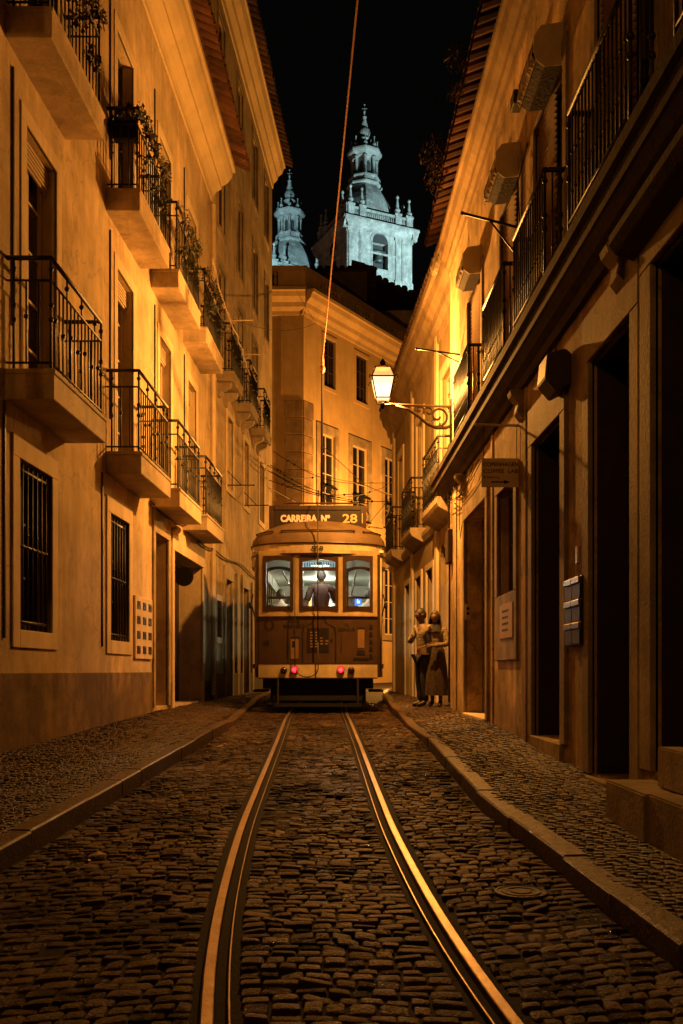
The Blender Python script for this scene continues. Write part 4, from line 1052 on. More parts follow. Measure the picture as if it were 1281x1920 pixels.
    mb = MB(); mb.lathe(c, [(4.1, 57.0), (4.1, 59.2), (4.0, 59.6), (3.82, 60.2), (3.52, 60.9), (3.05, 61.8), (2.5, 62.7), (2.05, 63.3), (1.9, 63.6)], 8, o8); mb.build('dome', M['church'], T)
    mb = MB(); mb.lathe(c, [(r_*K_, up(z)) for r_, z in [(1.65, 61.9), (1.95, 61.98), (2.25, 62.08), (2.25, 62.25), (1.85, 62.4), (1.85, 62.95), (2.0, 63.03), (2.0, 63.2), (1.55, 63.3), (1.2, 63.35), (1.2, 65.6), (1.6, 65.7), (1.75, 65.9), (2.1, 66.1), (2.2, 66.3), (2.2, 66.5), (1.2, 66.6), (1.1, 67.0), (0.9, 67.2)]], 8, o8)
    ln = mb.build('lantern', M['church'], T)
    for k in range(8):
        an = o8 + k*math.pi/4; x, y = 1.5*K_*math.cos(an), 1.5*K_*math.sin(an)
        mb = MB(); mb.lathe((c[0]+x, c[1]+y, c[2]), [(r_, up(z)) for r_, z in [(0.3, 63.3), (0.3, 63.5), (0.2, 63.55), (0.2, 65.4), (0.28, 65.5), (0.3, 65.7)]], 8); mb.build('column', M['church'], ln, smooth=True)
        mb = MB(); mb.lathe((c[0]+x*1.2, c[1]+y*1.2, c[2]), [(r_, up(z)) for r_, z in [(0.24, 62.4), (0.22, 62.5), (0.18, 62.9), (0.24, 63.0)]], 6); mb.build('pedestal', M['church'], ln)
        am = an + math.pi/8; xr, yr = 1.14*K_*math.cos(am), 1.14*K_*math.sin(am); tx_, ty_ = -math.sin(am), math.cos(am)
        mb = MB(); mb.add([(c[0]+xr*1.02+tx_*q, c[1]+yr*1.02+ty_*q, c[2]+up(z)) for q, z in ((-0.25, 63.5), (0.25, 63.5), (0.25, 64.9), (0, 65.2), (-0.25, 64.9))], [(0,1,2,3,4)]); mb.build('opening', M['church_shade'], ln)  # flat dark sheet painted in for the unlit opening
    for k in range(8):
        an = o8 + k*math.pi/4
        mb = MB(); mb.lathe((c[0]+1.6*K_*math.cos(an), c[1]+1.6*K_*math.sin(an), c[2]), [(r_, up(z)) for r_, z in [(0.22, 66.5), (0.22, 66.7), (0.13, 66.8), (0.3, 67.05), (0.27, 67.25), (0.1, 67.4), (0.07, 68.0), (0.13, 68.1), (0.01, 68.25)]], 7); mb.build('urn', M['church'], T, smooth=True)
    mb = MB(); mb.lathe(c, [(r_*1.1, up(z)) for r_, z in [(0.9, 67.1), (0.9, 67.35), (0.45, 67.5), (0.5, 68.0), (0.8, 68.15), (0.85, 68.3), (0.35, 68.4), (0.3, 68.6), (0.62, 68.9), (0.7, 69.25), (0.62, 69.6), (0.3, 69.85), (0.3, 70.0), (0.42, 70.05), (0.26, 70.7), (0.2, 71.1), (0.3, 71.2), (0.1, 71.35), (0.06, 71.45), (0.12, 71.5), (0.02, 71.6)]], 12); mb.build('spire', M['church'], T, smooth=True)
    zt = up(71.55)
    mb = MB(); mb.tube([(c[0], c[1], c[2]+zt), (c[0], c[1], c[2]+zt+1.25)], 0.07, 6); mb.tube([(c[0]-0.35, c[1], c[2]+zt+.8), (c[0]+0.35, c[1], c[2]+zt+.8)], 0.05, 6); mb.ball((c[0], c[1], c[2]+zt+1.3), 0.12, 8); mb.ball((c[0], c[1], c[2]+zt+.4), 0.17, 8, 1.6)
    mb.build('cross', M['church'], T, smooth=True)
    return T
T1 = make_tower('large floodlit bell tower with arched belfry beside the overhead wire')
T2 = copy_tree(T1)
T2['label'] = 'smaller, farther floodlit tower peeking out beside the left townhouse'
T2.location.x += (540-655)*134/1750 - (685-655)*121/1750; T2.location.y += 16
# ------------------------------------------------------------------ tram (local: x right, y away from the viewer, z up from the rail head)
TX, TY, TZ = -0.55, 16.4, road_z(16.4)
TA = R(0.8)
tcos, tsin = math.cos(TA), math.sin(TA)
def T(x, y, z): return (TX + x*tcos - y*tsin*-1*0 - y*tsin, TY + x*tsin + y*tcos, TZ + z + E)
TR = thing('tram', 'old cream and brown tram with a CARREIRA 28 board stopped on the track', 'tram', T(0, 0, 0))
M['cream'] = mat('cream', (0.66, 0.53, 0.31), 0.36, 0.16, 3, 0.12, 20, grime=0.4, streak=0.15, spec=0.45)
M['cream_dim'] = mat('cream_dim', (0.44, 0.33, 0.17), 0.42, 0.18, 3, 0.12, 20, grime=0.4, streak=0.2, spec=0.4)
M['dash'] = mat('dash', (0.06, 0.034, 0.018), 0.35, 0.22, 2.5, 0.06, 20, grime=0.3, spec=0.4)
M['roof_canvas'] = mat('roof_canvas', (0.15, 0.095, 0.045), 0.65, 0.16, 4, 0.25, 60, grime=0.35, spec=0.3)
M['tram_wood'] = mat('tram_wood', (0.032, 0.016, 0.009), 0.4, 0.25, 6, 0.12, 50, spec=0.4)
M['tram_white'] = mat('tram_white', (0.66, 0.70, 0.62), 0.5, 0.06, 3, 0.05, 20)
M['tram_dim'] = mat('tram_dim', (0.34, 0.33, 0.27), 0.5, 0.15, 3, 0.05, 20)
M['glass_dim'] = glass_mat('side_glass', (0.30, 0.31, 0.27), 0.9)
M['under'] = mat('under', (0.006, 0.005, 0.004), 0.9, 0.25, 6, 0.2, 40)
M['glass'] = glass_mat('window_glass', (0.93, 0.97, 0.95), 0.9)
M['sign_black'] = mat('sign_black', (0.018, 0.014, 0.012), 0.4, 0.15, 5, 0.05)
HW = 1.05
def bow(x): return 0.13*(abs(x)/HW)**2.2
def TF(x, o, z): return T(x, bow(x) - o, z)       # rear end face, o towards the viewer
WINS = [(-0.97, -0.43, 1.82, 2.74), (-0.32, 0.36, 1.82, 2.74), (0.44, 0.97, 1.82, 2.74)]
def arch(a, b, z0, z1, rise, n=10):
    return [(a, z0), (b, z0)] + [(b + (a-b)*k/n, z1 - rise + rise*math.sin(math.pi*(0.12+0.76*k/n))) for k in range(n+1)]
# body shell of the end: posts and bands
mb = MB()
xs = [-HW] + [v for w in WINS for v in (w[0]-0.0, w[1]+0.0)] + [HW]
for a, b in ((-HW, -0.97), (-0.43, -0.32), (0.36, 0.44), (0.97, HW)): mb.box(TF, a, b, -0.06, 0.0, 1.74, 2.82)
fine = [-HW + 2*HW*k/12 for k in range(13)]
for a, b in zip(fine, fine[1:]):
    mb.box(TF, a, b, -0.06, -0.002, 2.74, 2.86); mb.box(TF, a, b, -0.06, -0.002, 1.72, 1.82)
    mb.box(TF, a, b, -0.03, 0.025, 1.70, 1.735)
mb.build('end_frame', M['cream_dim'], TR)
# dash panel with its printed advertisement
mb = MB()
for a, b in zip(fine, fine[1:]): mb.box(TF, a, b, -0.05, 0.0, 0.86, 1.70)
dash = mb.build('dash_panel', M['dash'], TR)
adbrown = mat('advert_brown', (0.05, 0.026, 0.014), 0.4, 0.1); adtan = mat('advert_tan', (0.17, 0.10, 0.045), 0.45, 0.2, 9); adblack = mat('advert_black', (0.012, 0.009, 0.008), 0.4, 0.1)
def on(x, o, z): return TF(x, 0.004+o, z)
def flat(mb, pts, o=0.0): mb.add([on(x, o, z) for x, z in pts], [tuple(range(len(pts)))])
mb = MB()   # bottle outline in the middle
bt = [(-0.29, 0.88), (-0.29, 1.42), (-0.27, 1.5), (-0.14, 1.56), (-0.1, 1.62), (-0.1, 1.69)]
for sgn in (-1, 1):
    for (x0, z0), (x1, z1) in zip(bt, bt[1:]):
        d = 0.012; flat(mb, [(sgn*x0+0.02-d, z0), (sgn*x0+0.02+d, z0), (sgn*x1+0.02+d, z1+0.01), (sgn*x1+0.02-d, z1+0.01)])
flat(mb, [(-0.19, 1.06), (0.19, 1.06), (0.19, 1.49), (-0.19, 1.49)], 0.001)
mb.build('advert_bottle', adblack, dash)
for tx, x, z, hh, ww in (('FROM', -0.42, 1.605, 0.055, 0.2), ('MADNESS', -0.42, 1.525, 0.06, 0.38), ('TO', 0.50, 1.55, 0.05, 0.09), ('GENIUS', 0.5, 1.47, 0.06, 0.3), ('&', -0.42, 1.44, 0.05, 0.05)):
    text_mb(tx, lambda a, b, c: on(a, b, c), x, z, hh, ww, 0.012, 0.002).build('advert_lettering', adblack, dash)
mb = MB(); rnd = random.Random(2)
for k in range(6):
    for j in range(rnd.randint(2, 4)):
        x = -0.14 + 0.09*j; flat(mb, [(x, 1.4-0.05*k), (x+rnd.uniform(.03, .07), 1.4-0.05*k), (x+0.05, 1.425-0.05*k), (x, 1.425-0.05*k)], 0.003)
mb.build('advert_lettering', adtan, dash)
for x0, x1, z0, z1 in ((-0.48, -0.34, 0.95, 1.30), (0.70, 0.82, 1.14, 1.47)): mb = MB(); flat(mb, [(x0, z0), (x1, z0), (x1, z1), (x0, z1)], 0.0005); mb.build('advert_label', adtan, dash)
mb = MB()
for x0, x1, z0, z1 in ((-0.48, -0.32, 1.30, 1.34), (0.69, 0.83, 1.47, 1.5), (-0.98, -0.86, 1.2, 1.27), (0.62, 0.9, 0.92, 0.97), (0.68, 0.83, 1.02, 1.1), (0.4, 0.415, 1.05, 1.38), (0.21, 0.26, 1.26, 1.3), (-0.46, -0.4, 1.15, 1.26)): mb = MB(); flat(mb, [(x0, z0), (x1, z0), (x1-0.01, z1), (x0+0.01, z1)], 0.002); mb.build('advert_block', adblack, dash)
for k in range(5): mb = MB(); flat(mb, [(0.9, 0.95+.13*k), (0.97, 0.95+.13*k), (0.96, 1.03+.13*k), (0.91, 1.04+.13*k)], 0.001); mb.build('advert_block', adblack, dash)
mb = MB()
N = 20      # round emblem at the left: a broken ring
for k in range(N):
    if k in (4, 5, 14): continue
    a, b = 2*math.pi*k/N, 2*math.pi*(k+1)/N
    flat(mb, [(-0.86+0.055*math.cos(a), 1.55+0.075*math.sin(a)), (-0.86+0.055*math.cos(b), 1.55+0.075*math.sin(b)), (-0.86+0.085*math.cos(b), 1.55+0.105*math.sin(b)), (-0.86+0.085*math.cos(a), 1.55+0.105*math.sin(a))], 0.002)
mb.build('advert_emblem', adblack, dash)
# bumper band
mb = MB()
for a, b in zip(fine, fine[1:]): mb.box(TF, a, b, -0.08, 0.045, 0.612, 0.862)
bump = mb.build('bumper', M['cream'], TR)
mb = MB()
for a, b in zip(fine, fine[1:]): mb.box(TF, a, b, -0.08, 0.052, 0.598, 0.62); mb.box(TF, a, b, -0.05, 0.05, 0.86, 0.872)
mb.build('bumper_strip', M['tram_wood'], bump)
redm = mat('tail_red', (0.5, 0.02, 0.03), 0.3, 0.1, emit=(1.0, 0.015, 0.03), estr=1.6)
redc = mat('tail_core', (0.9, 0.2, 0.2), 0.3, 0.1, emit=(1.0, 0.14, 0.16), estr=1.6)
def disc(mb, x, z, r, o0, o1, n=16, r1=None):
    vs = [TF(x + r*math.cos(2*math.pi*k/n), o0, z + r*math.sin(2*math.pi*k/n)) for k in range(n)] + [TF(x + (r1 or r)*math.cos(2*math.pi*k/n), o1, z + (r1 or r)*math.sin(2*math.pi*k/n)) for k in range(n)]
    mb.add(vs, [(k, (k+1) % n, n+(k+1) % n, n+k) for k in range(n)] + [tuple(range(n, 2*n))])
for x in (-0.41, 0.40):
    mb = MB(); disc(mb, x, 0.76, 0.068, 0.04, 0.07); tl = mb.build('tail_light', M['tram_wood'], TR)
    mb = MB(); disc(mb, x, 0.76, 0.058, 0.07, 0.085, 16, 0.05); mb.build('lens', redm, tl)
    mb = MB()
    for k in range(7):
        rr = 0 if k == 6 else 0.026; an = k*math.pi/3
        disc(mb, x + rr*math.cos(an), 0.76 + rr*math.sin(an), 0.010, 0.085, 0.088, 8)
    mb.build('diode', redc, tl)
for x in (-0.60, 0.585):
    mb = MB(); disc(mb, x, 0.745, 0.06, 0.04, 0.08); hl = mb.build('head_lamp', M['tram_wood'], TR)
    mb = MB(); disc(mb, x, 0.745, 0.05, 0.08, 0.095, 16, 0.03); mb.build('lens', M['pane'], hl)
# windows: arched wooden frames and panes
for i, (a, b, z0, z1) in enumerate(WINS):
    outer = [(a-0.004, z0-0.03), (b+0.004, z0-0.03)]; n = 12; rise = 0.05
    inn = arch(a+0.055, b-0.055, z0+0.055, z1-0.045, 0.06, n)
    out = [(a, z0-0.03), (b, z0-0.03)] + [(b + (a-b)*k/n, z1 + 0.03) for k in range(n+1)]
    mb = MB(); L_ = len(inn)
    for o0, o1 in ((0.012, -0.05),):
        vs = [TF(x, o0, z) for x, z in out] + [TF(x, o0, z) for x, z in inn] + [TF(x, o1, z) for x, z in inn]
        fs = [(k, (k+1) % L_, L_+(k+1) % L_, L_+k) for k in range(L_)] + [(L_+k, L_+(k+1) % L_, 2*L_+(k+1) % L_, 2*L_+k) for k in range(L_)]
        mb.add(vs, fs)
    if i == 1:
        mb.box(TF, a+0.05, b-0.05, -0.03, 0.005, 2.50, 2.56)
    wf = mb.build('window', M['tram_wood'], TR)
    mb = MB(); mb.quad(TF(a, -0.03, z0), TF(b, -0.03, z0), TF(b, -0.03, z1), TF(a, -0.03, z1)); mb.build('pane', M['glass'], wf)
# fascia band following the bowed eave, full width
def eave(t):       # plan outline of the roof, t in 0..1 from left side round the rear end to the right side
    pass
HE = 1.24; LEN = 7.9
plan = [(-HE, LEN-1.2), (-HE, 1.3)]
for k in range(17):
    an = math.pi*k/16; plan.append((-HE*math.cos(an), 0.98 - 1.02*math.sin(an)**0.62 if 0 < k < 16 else 0.98))
plan += [(HE, 1.3), (HE, LEN-1.2)]
front = []
for k in range(1, 16):
    an = math.pi*k/16; front.append((HE*math.cos(an), LEN-0.9 + 0.9*math.sin(an)**0.62))
loop = plan + front; NL = len(loop)
mb = MB()
for (x0, y0), (x1, y1) in zip(plan, plan[1:]):
    mb.add([T(x0, y0, 2.80), T(x1, y1, 2.80), T(x1, y1, 3.0), T(x0, y0, 3.0), T(x0*0.955, y0+0.05, 2.80), T(x1*0.955, y1+0.05, 2.80)], [(0,1,2,3),(0,4,5,1)])
fa = mb.build('fascia', M['cream'], TR)
for sgn in (-1, 1):      # deeper valance over each side entrance
    mb = MB(); q = [(x, y) for x, y in plan if x*sgn > 1.0 and y < 1.25]; q.sort(key=lambda p: p[1])
    for (x0, y0), (x1, y1) in zip(q, q[1:] + [(sgn*HE, 1.3)]): mb.add([T(x0, y0, 2.62), T(x1, y1, 2.62), T(x1, y1, 2.80), T(x0, y0, 2.80), T(x0*.95, y0+.05, 2.62), T(x1*.95, y1+.05, 2.62)], [(0,1,2,3),(0,4,5,1)])
    mb.build('valance', M['cream'], TR)
mb = MB(); mb.tube([T(x*1.006, y-0.008, 2.99) for x, y in plan], 0.015, 6); mb.tube([T(x*1.004, y-0.004, 2.80) for x, y in plan], 0.012, 6); mb.build('moulding', M['tram_wood'], fa)
text_mb('558', lambda a, b, c: T(a, -0.05-b, c), -0.01, 2.885, 0.085, 0.21, 0.02, 0.008).build('fleet_number', adblack, fa)
# domed canvas roof
mb = MB(); K = 9; rows = []
for k in range(K):
    th = math.pi/2*k/(K-1); sx = math.cos(th) if k < K-1 else 0.0; z = 3.0 + 0.52*math.sin(th); yi = 1.05*(1-math.cos(th))
    row = []
    for x, y in loop:
        t = (y - LEN/2)/(LEN/2); row.append(T(x*max(sx, 0.01), LEN/2 + (y-LEN/2)*(1 - yi*2/LEN*abs(t)), z))
    rows.append(row)
vs = [p for r_ in rows for p in r_]
mb.add(vs, [(k*NL+i, k*NL+(i+1) % NL, (k+1)*NL+(i+1) % NL, (k+1)*NL+i) for k in range(K-1) for i in range(NL)])
roof = mb.build('roof', M['roof_canvas'], TR, smooth=True)
mb = MB()
r2 = rows[2]
for i0, i1 in ((3, 7), (7, 14), (14, 18)):
    pts = [Vector(r2[j]) + Vector((0, -0.02, 0.02)) for j in range(i0, i1)]
    mb.tube([p for p in pts], 0.013, 6)
for j in (3, 6, 7, 13, 14, 17): mb.ball(Vector(r2[j]) + Vector((0, -0.02, 0.02)), 0.022, 6)
mb.build('rain_strip', M['tram_wood'], roof, smooth=True)
# destination board on the roof
by = 0.55
mb = MB(); mb.box(T, -0.80, 0.76, by+0.004, by+0.16, 3.35, 3.66)
sb = mb.build('destination_board', M['sign_black'], TR, bevel=0.004)
mb = MB(); mb.box(T, -0.90, -0.80, by+0.01, by+0.18, 3.0, 3.74); mb.box(T, 0.76, 0.87, by+0.01, by+0.18, 3.0, 3.74); mb.box(T, -0.80, 0.76, by-0.012, by+0.17, 3.66, 3.74); mb.box(T, -0.8, 0.76, by-0.01, by+0.16, 3.315, 3.352)
mb.tube([T(-0.66, by+0.1, 3.74), T(-0.62, by+0.1, 3.80), T(0.7, by+0.1, 3.80), T(0.74, by+0.1, 3.74)], 0.018, 6)
mb.build('board_frame', M['tram_wood'], sb, bevel=0.004)
mb = MB(); mb.box(T, -0.35, 0.55, by+0.25, by+0.55, 3.74, 3.80); mb.build('trolley_base', M['cream_dim'], roof)
lit = mat('lettering_amber', (0.5, 0.33, 0.15), 0.5, 0.05, emit=(1.0, 0.44, 0.13), estr=0.42)
lit2 = mat('numeral_amber', (0.36, 0.25, 0.07), 0.5, 0.05, emit=(0.9, 0.45, 0.07), estr=0.28)
PB = lambda a, b, c: T(a, by - b, c)
mb = MB(); mb.box(T, 0.362, 0.378, by-0.004, by+0.01, 3.352, 3.655); mb.build('divider', M['tram_wood'], sb)
text_mb('CARREIRA  Nº', PB, -0.24, 3.505, 0.135, 0.90, 0.055, 0.004).build('lettering', lit, sb)
text_mb('28', PB, 0.57, 3.505, 0.165, 0.27, 0.022, 0.004).build('numeral', lit2, sb)
mb = MB(); mb.box(T, 0.79, 0.80, by-0.008, by+0.01, 3.42, 3.6); mb.build('lamp_strip', lit, sb)
# sides of the body
sw = []
for sgn in (-1, 1):
    x = sgn*1.19; F = Wall(0, 0, (0, 1), (sgn, 0))
    PF = lambda s, o, z, sgn=sgn: T(sgn*1.19 + sgn*o, s, z)
    ops = [(1.45 + 0.78*k, 2.1 + 0.78*k, 1.75, 2.62) for k in range(7)]
    m = facade(PF, 1.25, 7.0, 0.62, 2.82, ops, 0.05)
    m.box(PF, 0.98, 1.25, -0.1, 0.0, 0.62, 2.82); m.box(PF, 0.96, 1.26, -0.02, 0.015, 1.66, 1.71)
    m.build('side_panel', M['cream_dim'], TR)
    mb = MB()
    for a, b, z0, z1 in ops: mb.box(PF, a-0.03, a+0.02, -0.03, 0.006, z0, z1); mb.box(PF, b-0.02, b+0.03, -0.03, 0.006, z0, z1); mb.box(PF, a, b, -0.03, 0.005, 2.2, 2.24)
    swf = mb.build('side_window', M['tram_wood'], TR)
    for a, b, z0, z1 in ops: mb = MB(); mb.quad(PF(a, -0.02, z0), PF(b, -0.02, z0), PF(b, -0.02, z1), PF(a, -0.02, z1)); mb.build('pane', M['glass_dim'], swf)
    mb = MB()       # step and grab pole at the rear entrance
    mb.box(T, min(sgn*0.92, sgn*1.16), max(sgn*0.92, sgn*1.16), 0.25, 0.98, 0.36, 0.40); mb.build('step', M['under'], TR)
    mb = MB(); mb.tube([T(sgn*1.12, 0.28, 0.7), T(sgn*1.12, 0.28, 2.75)], 0.018, 8); mb.build('grab_pole', M['cream_dim'], TR, smooth=True)
    mb = MB(); mb.box(T, min(sgn*1.03, sgn*1.1), max(sgn*1.03, sgn*1.1), 0.14, 0.22, 0.62, 2.8); mb.build('corner_post', M['tram_wood'], TR)
    mb = MB(); mb.tube([T(sgn*1.13, 0.3, 1.68), T(sgn*1.19, 0.2, 1.95), T(sgn*1.16, 0.25, 2.1)], 0.012, 6); mb.ball(T(sgn*1.2, 0.18, 1.9), 0.035, 6, 1.8); mb.build('mirror', M['under'], TR)
# interior: floor, ceiling, bulkhead with arched windows, far end
mb = MB(); mb.box(T, -1.17, 1.17, 0.3, 7.3, 0.78, 0.86); mb.build('floor', M['tram_wood'], TR)
mb = MB(); mb.box(T, -1.17, 1.17, 0.35, 7.2, 2.86, 2.9); mb.build('ceiling', M['tram_white'], TR)
mb = MB()
BK = [(-1.0, -0.52, 1.45, 2.66), (0.52, 1.0, 1.45, 2.66)]
PBK = lambda s, o, z: T(s, 1.25 - o, z)
m = facade(PBK, -1.17, 1.17, 0.86, 2.86, [(*q, 0.05) for q in BK] + [(-0.37, 0.37, 0.86, 2.74, 0.05)], 0.05)
bk = m.build('bulkhead', M['tram_white'], TR)
for a, b, z0, z1 in BK + [(-0.37, 0.37, 0.86, 2.74)]:
    n = 10; inn = arch(a+0.035, b-0.035, z0+0.035, z1, 0.09, n); out = [(a-0.02, z0-0.02), (b+0.02, z0-0.02)] + [(b+0.02 + (a-b-0.04)*k/n, z1+0.05 - 0.05*(abs(k-5)/5)**2) for k in range(n+1)]
    mb = MB(); L_ = len(inn)
    mb.add([PBK(x, 0.02, z) for x, z in out] + [PBK(x, 0.02, z) for x, z in inn], [(k, (k+1) % L_, L_+(k+1) % L_, L_+k) for k in range(L_)])
    if z0 > 1: mb.box(PBK, a, b, -0.02, 0.02, 2.1, 2.14)
    mb.build('bulkhead_frame', M['tram_wood'], bk)
mb = MB()
for x in (-0.60, 0.60): mb.tube([T(x*0.83, 0.5, 0.86), T(x*0.83, 0.5, 2.86)], 0.016, 8)
mb.tube([T(-0.45, 1.2, 0.86), T(-0.45, 1.2, 2.8)], 0.014, 8); mb.tube([T(0.42, 0.9, 0.86), T(0.42, 0.9, 2.8)], 0.014, 8)
mb.build('stanchion', M['steel'], TR, smooth=True)
mb = MB(); mb.quad(T(-1.17, 7.0, 0.86), T(1.17, 7.0, 0.86), T(1.17, 7.0, 2.86), T(-1.17, 7.0, 2.86)); fb = mb.build('far_bulkhead', M['tram_dim'], TR)
for x0, x1 in ((-0.95, -0.42), (-0.32, 0.32), (0.42, 0.95)):
    mb = MB(); mb.box(T, x0, x1, 6.96, 6.99, 1.7, 2.55); mb.build('far_window', M['pane'], fb)
for sgn in (-1, 1):      # timber window rails and advert cards along the saloon
    mb = MB(); mb.box(T, min(sgn*1.17, sgn*1.10), max(sgn*1.17, sgn*1.10), 1.3, 7.0, 2.62, 2.84); mb.build('advert_rail', M['tram_white'], TR)
    for k in range(5):
        mb = MB(); mb.box(T, min(sgn*1.095, sgn*1.085), max(sgn*1.095, sgn*1.085), 1.5+0.9*k, 2.2+0.9*k, 2.64, 2.82); mb.build('advert_card', M['tram_dim'], TR)
    mb = MB(); mb.tube([T(sgn*0.7, 1.35, 2.62), T(sgn*0.7, 6.9, 2.62)], 0.015, 8); mb.build('ceiling_rail', M['steel'], TR, smooth=True)
blue = mat('screen_blue', (0.05, 0.15, 0.6), 0.3, 0.1, emit=(0.06, 0.2, 0.9), estr=1.6); whit = mat('screen_white', (0.8, 0.85, 0.9), 0.3, 0.05, emit=(0.8, 0.9, 1.0), estr=1.2)
mb = MB(); mb.box(T, 0.68, 0.81, 1.6, 1.64, 2.0, 2.17); scn = mb.build('screen', blue, TR)
mb = MB(); mb.box(T, 0.72, 0.78, 1.59, 1.6, 2.04, 2.09); mb.box(T, 0.725, 0.745, 1.59, 1.6, 2.09, 2.13); mb.build('screen_symbol', whit, scn)
warm = mat('warm_glow', (0.9, 0.5, 0.2), 0.4, 0.05, emit=(1.0, 0.42, 0.1), estr=1.6)
mb = MB(); mb.box(T, -0.26, -0.20, 3.4, 3.42, 1.9, 2.35); mb.box(T, -0.80, -0.76, 2.6, 2.62, 1.6, 1.95); mb.box(T, -0.58, -0.54, 2.6, 2.62, 1.6, 1.9); mb.build('warm_strip', warm, TR)  # upright strips with a warm glow of their own
lampm = mat('ceiling_lamp', (0.9, 0.95, 0.9), 0.4, 0.05, emit=(0.85, 1.0, 0.92), estr=4.0)
for x, y in ((0.0, 0.75), (-0.12, 1.9), (0.16, 1.9), (0.75, 2.0), (-0.72, 2.0)):
    mb = MB(); mb.lathe(T(x, y, 2.80), [(0.10, 0.06), (0.10, 0.02), (0.07, 0.0), (0.01, -0.01)], 14); mb.build('ceiling_lamp', lampm, TR)
# row of advert cards above the centre window, given a glow of their own
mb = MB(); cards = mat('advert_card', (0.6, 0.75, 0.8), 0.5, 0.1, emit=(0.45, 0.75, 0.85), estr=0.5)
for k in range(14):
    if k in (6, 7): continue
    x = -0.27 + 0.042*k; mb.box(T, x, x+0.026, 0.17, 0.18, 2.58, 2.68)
mb.build('glowing_card', cards, TR)
# seats seen through the windows
for x in (-0.75, 0.75):
    mb = MB(); mb.box(T, x-0.3, x+0.3, 1.9, 2.35, 1.48, 1.56); mb.box(T, x-0.3, x+0.3, 1.86, 1.92, 1.54, 1.9); mb.build('seat', M['tram_wood'], TR, bevel=0.01)
# truck, wheels and life guard
mb = MB(); mb.box(T, -0.98, 0.98, 0.15, 6.9, 0.42, 0.6); mb.box(T, -0.85, 0.85, 0.2, 0.3, 0.2, 0.6); mb.box(T, -0.72, 0.72, 1.0, 6.0, 0.25, 0.45); mb.build('underframe', M['under'], TR, bevel=0.01)
mb = MB()
mb.box(T, -0.78, 0.78, -0.05, 0.02, 0.22, 0.3)
for k in range(9): mb.box(T, -0.72 + 0.17*k, -0.66 + 0.17*k, -0.12, 0.4, 0.12, 0.15)
mb.box(T, -0.76, 0.76, -0.14, -0.10, 0.11, 0.17)
for s_ in (-1, 1): mb.tube([T(s_*0.7, -0.03, 0.6), T(s_*0.7, -0.12, 0.14)], 0.02, 6)
mb.build('life_guard', M['under'], TR)
for y in (2.0, 4.7):
    for sgn in (-1, 1):
        mb = MB(); n = 24; vs = []
        for r_, xo in ((0.36, 0.0), (0.36, 0.05), (0.39, 0.06), (0.39, 0.08)):
            for k in range(n): vs.append(T(sgn*(0.53 - xo), y + r_*math.cos(2*math.pi*k/n), 0.37 + r_*math.sin(2*math.pi*k/n)))
        mb.add(vs, [(j*n+k, j*n+(k+1) % n, (j+1)*n+(k+1) % n, (j+1)*n+k) for j in range(3) for k in range(n)] + [tuple(range(n)), tuple(range(3*n, 4*n))])
        mb.build('wheel', M['under'], TR)
# coupling rope and hose hanging on the dash
mb = MB()
mb.tube([T(-0.40, -0.08, 2.75), T(-0.402, -0.09, 1.5), T(-0.40, -0.09, 0.8)], 0.008, 5)
pts = [T(0.0, -0.10, 1.3), T(0.005, -0.1, 0.85)] + [T(-0.19 + 0.195*math.cos(a), -0.10, 0.78 - 0.15*math.sin(a)) for a in [math.pi*k/10 for k in range(11)]]
mb.tube(pts, 0.011, 6)
mb.tube([T(0.0, -0.105, 3.62), T(0.0, -0.105, 1.25)], 0.011, 6)
mb.tube([T(0.0, -0.105, 3.62), T(0.0, 0.35, 3.98)], 0.010, 6)
mb.build('trolley_rope', M['cable'], TR, smooth=True)
# trolley pole
hd = Vector(W(-0.43, 14.9, 4.82)); bs = Vector(T(0.0, 3.6, 3.5))
mb = MB(); mb.tube([bs, hd], 0.028, 8, taper=0.016); mb.lathe(T(0, 3.6, 3.42), [(0.18, 0), (0.14, 0.1), (0.05, 0.14)], 10)
tp = mb.build('trolley_pole', M['under'], TR, smooth=True)
mb = MB(); mb.ball(hd, 0.045, 8, 1.6); mb.tube([hd, hd + Vector((0, -0.02, 0.12))], 0.02, 6); mb.build('trolley_head', M['wire'], tp, smooth=True)
# ------------------------------------------------------------------ street lamp on its scrolled wall bracket
LX, LY, LZ = 0.54, 15.0, 4.57        # lantern centre (eye-relative height)
SL = thing('street_lamp', 'lit glass street lantern on a scrolled iron bracket on the right', 'street lamp', W(1.64, 15.0, 4.1))
M['lantern_black'] = mat('lantern_black', (0.004, 0.003, 0.002), 0.9, 0.2, 20, 0, 80, spec=0.0)
M['lamp_iron'] = mat('lamp_iron', (0.035, 0.022, 0.012), 0.5, 0.2, 20, 0.15, 80, spec=0.5)
M['lamp_glass'] = glow('lamp_glass', (1.0, 0.76, 0.44), 3.0, 0.5)
M['lamp_glass_top'] = glow('lamp_glass_top', (1.0, 0.55, 0.18), 1.4, 0.5)
def LP(a, b, c): return W(LX+a, LY+b, LZ+c)
def ring4(h, z): return [LP(-h, -h, z), LP(h, -h, z), LP(h, h, z), LP(-h, h, z)]
def band(mb, h0, z0, h1, z1):
    a, b = ring4(h0, z0), ring4(h1, z1)
    for k in range(4): mb.quad(a[k], a[(k+1) % 4], b[(k+1) % 4], b[k])
mb = MB(); band(mb, 0.108, -0.19, 0.17, 0.11); mb.build('glass', M['lamp_glass'], SL)
mb = MB(); band(mb, 0.165, 0.13, 0.115, 0.27); mb.build('roof_glass', M['lamp_glass_top'], SL)
mb = MB()
